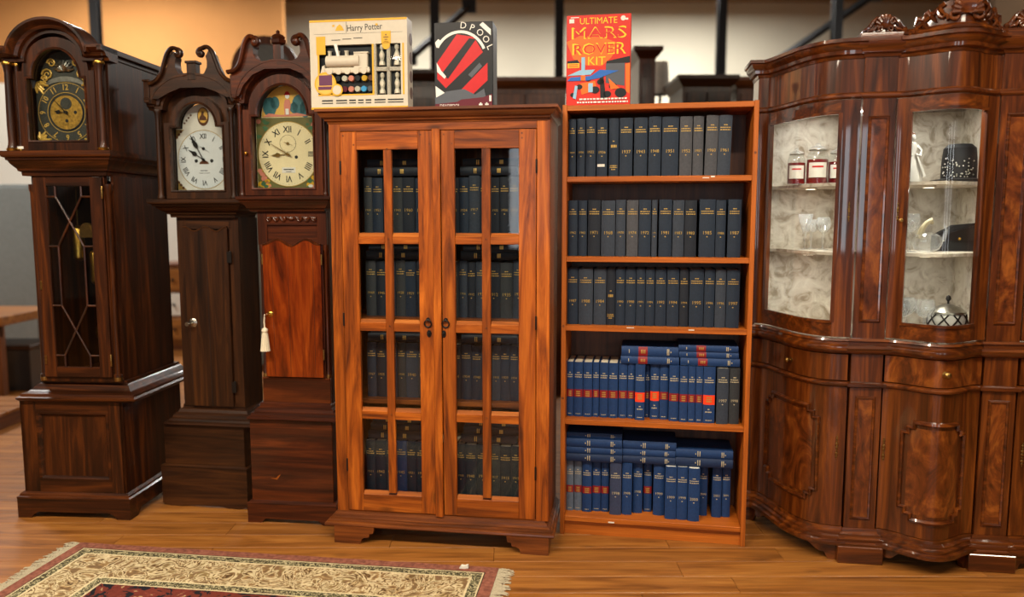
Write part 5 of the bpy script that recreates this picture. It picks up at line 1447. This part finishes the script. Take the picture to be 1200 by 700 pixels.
def display_cabinet():
    t = empty('display_cabinet', DP, DY)
    tag(t, 'glossy walnut display cabinet with serpentine glazed doors and carved shell crest', 'cabinet')
    V, H = 'lacqZ', 'lacqX'
    ext = {'L': [(-.325, BACK)], 'C': [], 'R': [(2 * DCX + .325, BACK)]}
    for key, pts in (('L', BLp), ('C', BCp), ('R', BRp)):
        c = Curve2(pts)
        full = (ext['L'] + pts) if key == 'L' else (pts + ext['R'] if key == 'R' else pts)
        def mould(name, prof, mt=H): obj(name, MB().sweep(prof, full), mt, t, True, 40)
        mould('base_moulding', [(-.03, .074), (.038, .074), (.042, .082), (.040, .094), (.028, .098), (.030, .112), (.018, .117), (.018, .126), (.006, .134), (.004, .148), (-.03, .148)])
        mould('lower_moulding', [(-.02, .774), (.004, .774), (.012, .780), (.014, .788), (.008, .795), (.002, .798), (-.02, .798)])
        mould('waist_moulding', [(-.03, .918), (.006, .918), (.016, .926), (.026, .934), (.030, .944), (.027, .954), (.014, .960), (.012, .970), (.018, .975), (.014, .984), (-.03, .986)])
        mould('neck_moulding', [(-.02, 1.990), (.003, 1.990), (.012, 1.998), (.012, 2.008), (.004, 2.016), (-.02, 2.016)])
        mould('frieze', rectp(-.02, .001, 2.016, 2.158), V)
        mould('cornice', [(-.03, 2.152), (.004, 2.152), (.008, 2.164), (.020, 2.170), (.022, 2.184), (.036, 2.196), (.040, 2.210), (.048, 2.214), (.048, 2.228), (-.03, 2.230)])
        # bracket feet under the bay
        m = MB(); nn = 40
        def zlow(f):
            d = min(f, 1 - f)
            return 0.0 if d < .10 else (.03 if d < .16 else min(.066, .03 + (d - .16) * .45))
        fr = [i / nn for i in range(nn + 1)]
        vs = []; fs = []
        for f in fr:
            a, b = c.off(f, .012), c.off(f, -.012)
            z = zlow(f)
            vs += [(a[0], a[1], z), (a[0], a[1], .076), (b[0], b[1], .076), (b[0], b[1], z)]
        for i in range(nn):
            for q in range(4): fs.append((4 * i + q, 4 * i + (q + 1) % 4, 4 * i + 4 + (q + 1) % 4, 4 * i + 4 + q))
        fs += [(0, 1, 2, 3), (4 * nn + 3, 4 * nn + 2, 4 * nn + 1, 4 * nn)]
        m.add(vs, fs); obj('bracket_foot', m, 'lacqX', t)
        # lower door with a stepped applied moulding round a burl field
        d = obj('lower_door', MB().sweep(rectp(-.02, .0, .150, .772), c.sub(.015, .985, 30)), V, t, True, 40)
        f0, f1 = (.20, .80); z0, z1 = (.225, .645) if key == 'C' else (.255, .675)
        s0, s1 = f0 * c.L, f1 * c.L; st = .024
        out = [(s0 + 2 * st, z1), (s1 - 2 * st, z1), (s1 - 2 * st, z1 - st), (s1 - st, z1 - st), (s1 - st, z1 - 2 * st), (s1, z1 - 2 * st), (s1, z0 + 2 * st), (s1 - st, z0 + 2 * st), (s1 - st, z0 + st), (s1 - 2 * st, z0 + st), (s1 - 2 * st, z0),
               (s0 + 2 * st, z0), (s0 + 2 * st, z0 + st), (s0 + st, z0 + st), (s0 + st, z0 + 2 * st), (s0, z0 + 2 * st), (s0, z1 - 2 * st), (s0 + st, z1 - 2 * st), (s0 + st, z1 - st), (s0 + 2 * st, z1 - st)]
        for (o_, r_) in ((.004, .0105),):
            pts3 = []
            for i in range(len(out)):
                a, b = out[i], out[(i + 1) % len(out)]
                k = max(1, int(abs(b[0] - a[0]) / .02))
                for q in range(k):
                    s_ = a[0] + (b[0] - a[0]) * q / k; z_ = a[1] + (b[1] - a[1]) * q / k
                    p = c.off(s_ / c.L, o_); pts3.append((p[0], p[1], z_))
            obj('panel_moulding', MB().tube(pts3, r_, 6, True), H, d)
        obj('burl_field', MB().sweep(rectp(-.002, .002, z0 + st, z1 - st), c.sub(f0 + st / c.L, f1 - st / c.L, 20)), 'burl', d, True, 40)
        fe = .93 if key == 'L' else (.045 if key == 'C' else .07)
        def escut(parent, f, z, big=1.0):
            p = c.off(f, .004); m = MB()
            for dz, r_ in ((-.045, .003), (-.035, .0055), (-.022, .007), (-.008, .0045), (.006, .007), (.02, .0075), (.032, .0045), (.044, .0055), (.054, .003)):
                m.ball((p[0], p[1], z + dz * big), r_ * big, 8, 1, .6, 1.1)
            obj('escutcheon', m, 'brassold', parent)
        escut(d, fe, .50)
        # drawer
        dr = obj('drawer', MB().sweep(rectp(-.02, .003, .802, .915), c.sub(.02, .98, 30)), 'burl' if key == 'C' else V, t, True, 40)
        fk = .52
        p = c.at(fk); q = c.nrm(fk)
        kb = MB().lathe([(.013, 0), (.014, .003), (.006, .006), (.007, .012), (.013, .018), (.014, .024), (.008, .030), (.001, .031)], (0, 0, 0), 14, 'X')
        kb.xform(Matrix.Translation((p[0] + q[0] * .003, p[1] + q[1] * .003, .858)) @ Matrix.Rotation(math.atan2(q[1], q[0]), 4, 'Z'))
        obj('knob', kb, 'brassold', dr)
        # glazed upper door
        if key == 'C': g0, g1 = .125, .865
        else:
            g0 = c.frac_x(-.268) if key == 'L' else 1 - Curve2(BLp).frac_x(-.052)
            g1 = c.frac_x(-.052) if key == 'L' else 1 - Curve2(BLp).frac_x(-.268)
        ud = empty('glazed_door', (0, 0, 0)); ud.parent = t
        zb, zt = 1.055, 1.935
        obj('stile', MB().sweep(rectp(-.022, .003, .990, 1.988), c.sub(.012, g0, 8)), V, ud, True, 40)
        obj('stile', MB().sweep(rectp(-.022, .003, .990, 1.988), c.sub(g1, .988, 8)), V, ud, True, 40)
        obj('rail', MB().sweep(rectp(-.022, .003, .990, zb), c.sub(g0, g1, 20)), H, ud, True, 40)
        obj('rail', MB().sweep(rectp(-.022, .003, zt, 1.988), c.sub(g0, g1, 20)), H, ud, True, 40)
        for z in (zb, zt): obj('bead', MB().sweep(rectp(-.006, .008, z - .006, z + .006), c.sub(g0, g1, 20)), H, ud, True, 40)
        for f in (g0, g1): obj('bead', MB().sweep(rectp(-.006, .008, zb, zt), c.sub(f - .008 / c.L, f + .008 / c.L, 2)), V, ud, True, 40)
        obj('curved_pane', MB().sweep(rectp(-.013, -.010, zb - .004, zt + .004), c.sub(g0 - .005, g1 + .005, 24)), 'pane', ud, True, 60)
        escut(ud, .94 if key == 'L' else (.06 if key == 'C' else .06), 1.52, .8)
        if key == 'C':
            p = c.off(.06, .006)
            obj('key', MB().tube([(p[0], p[1], 1.49), (p[0] + .004, p[1] - .03, 1.49)], .003, 6).lathe([(.006, -.002), (.009, 0), (.006, .002)], (p[0] + .004, p[1] - .036, 1.488), 8, 'Y'), 'brassold', ud)
    # pilasters
    for k, x0 in enumerate((.03, .56)):
        x1 = x0 + .13; cxp = (x0 + x1) / 2; PB = .14
        pr = empty('pilaster', (0, 0, 0)); pr.parent = t
        obj('post', MB().box(x0, x1, .04, PB, .14, 2.16, .002), V, pr)
        obj('foot_block', MB().box(x0 - .03, x1 + .027, 0, PB, 0, .076, .003), 'lacqX', pr)
        def pm(name, prof): obj(name, MB().sweep(prof, upath(x0, x1, .04, PB)), H, pr, True, 40)
        pm('base_moulding', [(-.02, .074), (.034, .074), (.036, .086), (.026, .092), (.030, .106), (.020, .112), (.020, .124), (.008, .130), (.006, .148), (-.02, .148)])
        pm('lower_moulding', [(-.02, .772), (.004, .772), (.014, .778), (.014, .790), (.004, .798), (-.02, .798)])
        pm('waist_moulding', [(-.02, .918), (.006, .918), (.016, .926), (.024, .934), (.028, .946), (.024, .956), (.012, .960), (.012, .972), (.018, .976), (.014, .986), (-.02, .986)])
        pm('neck_moulding', [(-.02, 1.990), (.003, 1.990), (.012, 1.998), (.012, 2.008), (.004, 2.016), (-.02, 2.016)])
        pm('cornice', [(-.02, 2.156), (.004, 2.156), (.008, 2.168), (.018, 2.174), (.020, 2.188), (.032, 2.200), (.034, 2.212), (.030, 2.216), (.030, 2.240), (-.02, 2.242)])
        obj('cap_board', MB().box(x0 - .028, x1 + .028, .012, PB, 2.238, 2.25, .003), H, pr)
        for (za, zb_) in ((.193, .730), (1.062, 1.913)):
            rp = [(cxp - .036, za), (cxp + .036, za), (cxp + .036, zb_), (cxp - .036, zb_)]
            obj('panel_moulding', MB().sweep([(-.008, 0), (-.006, -.006), (.0, -.008), (.005, -.004), (.006, 0)], xz(rp[::-1], .0405), (0, 1, 0), True), H, pr, True, 40)
            obj('burl_field', MB().box(cxp - .030, cxp + .030, .0385, .042, za + .006, zb_ - .006), 'burl', pr)
    # carved shells
    def shell(parent, cx, y, z, w, h, n):
        m = MB()
        for i in range(n):
            a = PI * (i + .5) / n
            ex = 1.0 - .10 * abs(math.cos(a))
            m.tube([(cx + w * .12 * math.cos(a), y - .006, z + h * .12), (cx + w * .5 * math.cos(a) * ex, y - .014, z + h * .55 * math.sin(a) + h * .08), (cx + w * .82 * math.cos(a) * ex, y - .010, z + h * .85 * math.sin(a) + h * .06), (cx + w * .92 * math.cos(a) * ex, y + .002, z + h * .95 * math.sin(a) + h * .05)], [w * .05, w * .13, w * .16, w * .07], 7)
        obj('shell', m, 'lacqX', parent)
    def spiral(m, ox, y, oz, r, s, turns, a0, tr):
        pts = [(ox + r * (1 - .8 * k / 20) * math.cos(a0 + s * turns * 2 * PI * k / 20), y - .006 * k / 20, oz + r * (1 - .8 * k / 20) * math.sin(a0 + s * turns * 2 * PI * k / 20)) for k in range(21)]
        m.tube(pts, [tr * (1 - .3 * k / 20) for k in range(21)], 7)
    for x0 in (.03, .56):
        cxp = x0 + .065
        cr = empty('small_crest', (0, 0, 0)); cr.parent = t
        top = [(cxp - .085, 2.25), (cxp - .080, 2.262), (cxp - .055, 2.272), (cxp - .040, 2.300), (cxp - .015, 2.318), (cxp + .015, 2.318), (cxp + .040, 2.300), (cxp + .055, 2.272), (cxp + .080, 2.262), (cxp + .085, 2.25)]
        obj('crest_board', MB().prism(top, .03, .055), H, cr)
        shell(cr, cxp, .03, 2.258, .050, .064, 9)
        m = MB()
        for s in (-1, 1):
            spiral(m, cxp + s * .022, .018, 2.262, .012, s, 1.0, PI / 2, .005)
            m.tube([(cxp + s * .085, .022, 2.255), (cxp + s * .062, .018, 2.268), (cxp + s * .048, .018, 2.290), (cxp + s * .030, .022, 2.312)], [.004, .009, .008, .004], 7)
            m.tube([(cxp + s * .07, .016, 2.254), (cxp + s * .045, .012, 2.260), (cxp + s * .030, .014, 2.275)], [.004, .008, .004], 7)
        obj('leaf_scroll', m, 'lacqX', cr)
    c = Curve2(BCp)
    cr = empty('centre_crest', (0, 0, 0)); cr.parent = t
    def topz(f):
        u = abs(f - .5) * 2
        return 2.232 + .026 * math.cos(u * PI / 2) + .102 * math.exp(-(u / .55) ** 2) * (1 - u ** 4)
    nn = 48; vs = []; fs = []
    for i in range(nn + 1):
        f = i / nn; a, b = c.off(f, .022), c.off(f, .0); z = topz(f)
        vs += [(a[0], a[1], 2.226), (a[0], a[1], z), (b[0], b[1], z), (b[0], b[1], 2.226)]
    for i in range(nn):
        for q in range(4): fs.append((4 * i + q, 4 * i + (q + 1) % 4, 4 * i + 4 + (q + 1) % 4, 4 * i + 4 + q))
    fs += [(0, 1, 2, 3), (4 * nn + 3, 4 * nn + 2, 4 * nn + 1, 4 * nn)]
    obj('crest_board', MB().add(vs, fs), H, cr, True, 40)
    def cpt(f, o, z): p = c.off(f, o); return (p[0], p[1], z)
    obj('crest_moulding', MB().sweep([(0, 2.228), (.034, 2.228), (.040, 2.236), (.036, 2.246), (.028, 2.250), (.02, 2.258), (0, 2.258)], c.sub(.03, .97, 36)), H, cr, True, 40)
    for s in (-1, 1):
        m = MB()
        rim = [cpt(.5 + s * (.13 + .36 * k / 16), .026, topz(.5 + s * (.13 + .36 * k / 16)) - .004) for k in range(17)]
        m.tube(rim, [.010 - .003 * k / 16 for k in range(17)], 7)
        lf = [cpt(.5 + s * (.10 + .26 * k / 12), .030, 2.272 + .030 * math.sin(PI * k / 12) + .012 * math.sin(k * 1.9)) for k in range(13)]
        m.tube(lf, [.012 - .006 * abs(math.sin(k * .9)) for k in range(13)], 7)
        for k in range(5):
            f = .5 + s * (.16 + .06 * k); z = topz(f)
            m.tube([cpt(f - s * .03, .030, z - .036), cpt(f, .036, z - .018), cpt(f + s * .012, .030, z + .004)], [.004, .009, .003], 6)
        p = cpt(.5 + s * .075, .034, 2.286)
        spiral(m, p[0], p[1], p[2], .024, s, 1.25, PI / 2, .008)
        p = cpt(.5 + s * .47, .026, 2.256); m.ball(p, .014, 8)
        obj('leaf_scroll', m, 'lacqX', cr)
    p = c.off(.5, .024); shell(cr, p[0], p[1], 2.278, .068, .096, 13)
    # carcass
    def foot(o=0.0):
        return BLp + [(.03, .045), (.16, .045)] + BCp + [(.56, .045), (.69, .045)] + BRp
    def slab(name, z0, z1, mt, inset=.018):
        L = Curve2(BLp); C_ = Curve2(BCp); Rr = Curve2(BRp)
        pts = [L.off(i / 24, -inset) for i in range(25)] + [C_.off(i / 24, -inset) for i in range(25)] + [Rr.off(i / 24, -inset) for i in range(25)]
        pts = [(-.305, BACK - .004)] + pts + [(2 * DCX + .305, BACK - .004)]
        obj(name, MB().prism(pts, z0, z1, 'XY'), mt, t, False)
    slab('bottom_board', .09, .145, 'lacqdark'); slab('waist_board', .925, .984, 'damask'); slab('ceiling_board', 1.996, 2.02, 'lacqdark'); slab('top_board', 2.16, 2.226, 'lacqdark')
    obj('side_panel', MB().box(-.325, -.310, .455, BACK, .10, 2.2), V, t, False)
    obj('side_panel', MB().box(2 * DCX + .310, 2 * DCX + .325, .455, BACK, .10, 2.2), V, t, False)
    obj('back_panel', MB().box(-.31, 2 * DCX + .31, BACK - .012, BACK, .10, 2.2), 'lacqdark', t, False)
    obj('back_lining', MB().box(-.31, 2 * DCX + .31, BACK - .030, BACK - .014, .986, 1.995), 'damask', t, False)
    for x in (.095, .625): obj('inner_wall', MB().box(x - .006, x + .006, PB_, BACK - .03, .986, 1.995), 'damask', t, False)
    for key, pts, xa, xb in (('L', BLp, -.309, .086), ('C', BCp, .104, .616), ('R', BRp, .634, 2 * DCX + .309)):
        c = Curve2(pts)
        for z in (1.650, 1.350):
            q = [c.off(i / 20, -.075) for i in range(21)]
            q = [(max(xa, min(xb, a)), b) for a, b in q]
            pg = [(xa, BACK - .031), (xa, q[0][1])] + q + [(xb, q[-1][1]), (xb, BACK - .031)]
            cl = [pg[0]]
            for a in pg[1:]:
                if math.dist(a, cl[-1]) > 1e-4: cl.append(a)
            obj('glass_shelf' if False else 'inner_shelf', MB().prism(cl, z - .014, z, 'XY'), 'damask', t, False)
    for x, y, z, p in ((-.10, .175, 1.996, 1.6), (.36, .03, 1.996, 1.8), (.82, .175, 1.996, 1.6), (-.08, .40, 1.996, .7), (.36, .33, 1.996, .9), (.80, .40, 1.996, .7),
                       (-.10, .33, 1.636, .9), (.36, .20, 1.636, 1.3), (.82, .33, 1.636, .9), (-.10, .33, 1.336, 1.0), (.36, .20, 1.336, 1.3), (.82, .33, 1.336, 1.0)):
        lf = obj('lamp_fitting', MB().lathe([(.028, 0), (.028, -.006), (.022, -.008)], (x, y, z), 18), 'ivory', t)
        obj('lamp_lens', MB().lathe([(.021, -.0065), (.021, -.0085)], (x, y, z), 16), 'tubeglow', lf)
        d = bpy.data.lights.new('cabinet_lamp_light', 'AREA'); d.shape = 'DISK'; d.size = .05; d.energy = p; d.color = (1.0, .95, .86)
        o = bpy.data.objects.new('cabinet_lamp_light', d); COL.objects.link(o); o.parent = t; o.location = (x, y, z - .012)
PB_ = .14
display_cabinet()

# ------------------------------------------------------------------ things in the display cabinet
def put(name, x, y, z, rz=0.0):
    o = empty(name, (0, 0, 0)); o.matrix_world = DC @ Matrix.Translation((x, y, z)) @ Matrix.Rotation(rz, 4, 'Z'); return o
def candle_jar(x, y, r, h, lab, rz=0):
    t = put('candle_jar', x, y, 1.651, rz); tag(t, lab, 'candle', 'red candle jars')
    obj('jar', MB().lathe([(r, 0), (r, h * .66), (r * .86, h * .76), (r * .74, h * .80), (r * .74, h * .84)], n=20), 'pane', t)
    obj('wax', MB().lathe([(r * .95, .004), (r * .95, h * .60), (r * .4, h * .61)], n=20), 'waxred', t)
    obj('lid', MB().lathe([(r * .82, h * .84), (r * .82, h * .88), (r * .5, h * .92), (r * .2, h * .94), (r * .26, h * .98), (r * .1, h)], n=18), 'crystal', t)
    obj('lid_ring', MB().lathe([(r * .80, h * .82), (r * .84, h * .835), (r * .80, h * .85)], n=18), 'silver', t)
    lb = MB(); vs = []; fs = []; n = 8
    for i in range(n + 1):
        a = R(-90) + R(50) * (2 * i / n - 1); vs += [(r * 1.02 * math.cos(a), r * 1.02 * math.sin(a), h * .16), (r * 1.02 * math.cos(a), r * 1.02 * math.sin(a), h * .52)]
    for i in range(n): fs.append((2 * i, 2 * i + 2, 2 * i + 3, 2 * i + 1))
    l = obj('label', lb.add(vs, fs), 'whitepaint', t)
    m = MB(); vs = []; fs = []
    for i in range(5):
        a = R(-90) + R(30) * (i / 2 - 1); vs += [(r * 1.035 * math.cos(a), r * 1.035 * math.sin(a), h * .40), (r * 1.035 * math.cos(a), r * 1.035 * math.sin(a), h * .44)]
    for i in range(4): fs.append((2 * i, 2 * i + 2, 2 * i + 3, 2 * i + 1))
    obj('label_print', m.add(vs, fs), 'print_red', l)
candle_jar(-.160, .36, .040, .165, 'smaller red candle jar with a pale blue label on the upper shelf', R(-10))
candle_jar(-.075, .33, .047, .185, 'larger red candle jar with a cream label on the upper shelf', R(-10))
candle_jar(.022, .36, .043, .17, 'red candle jar half hidden behind the door stile on the upper shelf', R(-10))
def stem_glass(x, y, z, h, r, lab, grp, flute=False):
    t = put('wine_glass', x, y, z); tag(t, lab, 'glass', grp)
    hb = h * (.52 if not flute else .42)
    obj('foot', MB().lathe([(r * .85, 0), (r * .85, .002), (r * .2, .006), (.004, .012)], n=18), 'crystal', t)
    obj('stem', MB().lathe([(.004, .010), (.0035, hb * .5), (.007, hb * .7), (.004, hb * .85), (.006, hb)], n=10), 'crystal', t)
    if flute: pr = [(.005, hb), (r * .35, hb + (h - hb) * .15), (r * .8, hb + (h - hb) * .6), (r, h), (r * .95, h), (r * .74, hb + (h - hb) * .6), (r * .3, hb + (h - hb) * .18)]
    else: pr = [(.005, hb), (r * .6, hb + (h - hb) * .12), (r, hb + (h - hb) * .45), (r * .98, hb + (h - hb) * .7), (r * .85, h), (r * .81, h), (r * .93, hb + (h - hb) * .7), (r * .95, hb + (h - hb) * .45), (r * .55, hb + (h - hb) * .16)]
    b = obj('bowl', MB().lathe(pr, n=20), 'crystal', t)
    m = MB()
    for k in range(10):
        a = 2 * PI * k / 10; zz = hb + (h - hb) * .4; rr = (r if not flute else r * .6) * 1.0
        m.tube([(rr * math.cos(a) * .86, rr * math.sin(a) * .86, zz - .012), (rr * math.cos(a + .3), rr * math.sin(a + .3), zz + .012)], .0014, 4)
    obj('cut_line', m, 'ceramic', b)
stem_glass(-.108, .37, 1.351, .165, .034, 'flared crystal glass on the middle shelf under the small candle jar', 'glasses in the display cabinet', True)
stem_glass(-.030, .36, 1.351, .15, .032, 'crystal glass on the middle shelf beside the left door stile', 'glasses in the display cabinet')
stem_glass(-.06, .46, 1.351, .14, .030, 'crystal glass at the back of the middle shelf under the candles', 'glasses in the display cabinet')
stem_glass(.275, .14, 1.351, .165, .036, 'tall cut wine glass on the middle shelf beside the gilt glass bird', 'glasses in the display cabinet')
stem_glass(.235, .20, 1.351, .15, .032, 'cut wine glass on the middle shelf behind the centre door edge', 'glasses in the display cabinet')
stem_glass(.250, .12, .9855, .16, .034, 'wine glass on the cabinet floor nearest the centre door key side', 'glasses in the display cabinet')
stem_glass(.290, .18, .9855, .165, .036, 'wine glass standing second in the row on the cabinet floor', 'glasses in the display cabinet')
stem_glass(.335, .10, .9855, .165, .040, 'large round wine glass beside the lattice bowl on the cabinet floor', 'glasses in the display cabinet')
# lattice bowl
t = put('lattice_bowl', .462, .19, .9855); tag(t, 'silver lattice bowl with a dark domed lid on the cabinet floor', 'bowl')
obj('bowl', MB().lathe([(.045, 0), (.070, .015), (.078, .05), (.074, .085), (.066, .10)], n=24), 'ceramic', t)
la = MB()
for s in (-1, 1):
    for k in range(9):
        a0 = 2 * PI * k / 9
        la.tube([((.072 + .008 * math.sin(PI * q / 8)) * math.cos(a0 + s * .9 * q / 8), (.072 + .008 * math.sin(PI * q / 8)) * math.sin(a0 + s * .9 * q / 8), .012 + .085 * q / 8) for q in range(9)], .0035, 5)
obj('lattice', la, 'iron', t)
obj('lid', MB().lathe([(.074, .10), (.072, .108), (.05, .125), (.02, .136), (.006, .14)], n=24), 'silver', t)
obj('lid_knob', MB().lathe([(.005, .138), (.004, .15), (.011, .16), (.009, .172), (.002, .178)], n=12), 'iron', t)
# gilt glass bird
t = put('glass_bird', .350, .16, 1.351); tag(t, 'clear glass bird ornament with gilt head on the middle shelf', 'ornament')
obj('body', MB().lathe([(.02, 0), (.045, .012), (.058, .04), (.048, .07), (.02, .086)], n=18, sx=1.1, sy=.7), 'crystal', t)
obj('neck', MB().tube([(-.035, 0, .06), (-.022, 0, .10), (-.006, 0, .125), (.012, 0, .135), (.020, 0, .122)], [.014, .011, .010, .013, .006], 9), 'giltpale', t)
obj('wing', MB().tube([(.06, -.01, .05), (.075, -.006, .09), (.068, 0, .12)], [.010, .007, .003], 7), 'crystal', t)
# white lady figurine
t = put('lady_figurine', .262, .14, 1.651); tag(t, 'white porcelain lady figurine in a long dress on the upper shelf', 'figurine')
obj('dress', MB().lathe([(.046, 0), (.042, .03), (.026, .09), (.016, .125), (.022, .15), (.019, .162), (.008, .168)], n=18), 'ceramic', t)
obj('head', MB().ball((0, 0, .187), .015, 12, 1, 1, 1.2), 'ceramic', t)
obj('hair', MB().ball((0, .004, .193), .0165, 12, 1, 1, 1.0), 'print_brown', t)
obj('arm', MB().tube([(.018, -.002, .155), (.034, -.012, .13), (.026, -.024, .108), (.008, -.026, .112)], [.007, .006, .005, .004], 7).tube([(-.018, -.002, .155), (-.034, -.012, .13), (-.022, -.024, .108), (-.004, -.026, .112)], [.007, .006, .005, .004], 7), 'ceramic', t)
obj('sash', MB().tube([(.012, -.018, .118), (.024, -.034, .07), (.040, -.040, .02)], [.005, .006, .008], 7), 'ceramic', t)
# black hat with sequins
t = put('sequin_hat', .500, .26, 1.651); tag(t, 'black hat with silver sequins on the upper shelf behind the centre door', 'hat')
t.scale = (1.14, 1.14, 1.14)
obj('brim', MB().lathe([(.095, .004), (.098, .010), (.06, .016), (.055, .014)], n=24), 'blackcloth', t)
obj('crown', MB().lathe([(.062, .010), (.060, .09), (.056, .13), (.04, .145), (.01, .142)], n=22), 'blackcloth', t)
sq = MB(); rr = random.Random(6)
for k in range(46):
    a = R(-170) + R(110) * rr.random(); z = .02 + .07 * rr.random() ** 1.5
    sq.ball((.0635 * math.cos(a), .0635 * math.sin(a), z), .0028, 5)
o = obj('sequin', sq, 'silver', t); o['kind'] = 'stuff'
# black bag
t = put('clutch_bag', .525, .30, 1.351); tag(t, 'black clutch bag leaning at the back of the middle shelf', 'bag')
obj('body', MB().prism([(-.10, 0), (.085, 0), (.085, .125), (-.02, .115), (-.10, .07)], -.022, .022), 'blackcloth', t)
obj('flap', MB().prism([(-.095, .066), (.083, .12), (.083, .05), (-.02, .045)], -.026, -.022), 'blackwood', t)
obj('clasp', MB().ball((.0, -.028, .055), .007, 8), 'brass', t)

# scrap on the rug
yaw = R(-7.6)
sc = obj('paper_scrap', MB().prism([(-.02, 0), (-.012, .012), (.004, .010), (.018, .016), (.020, .003), (.002, 0)], -.01, .008), 'whitepaint')
sc.location = (-.205, 3.145, .0096); sc.rotation_euler = (0, 0, yaw)
tag(sc, 'tiny white paper scrap on the rose edge of the carpet', 'scrap')
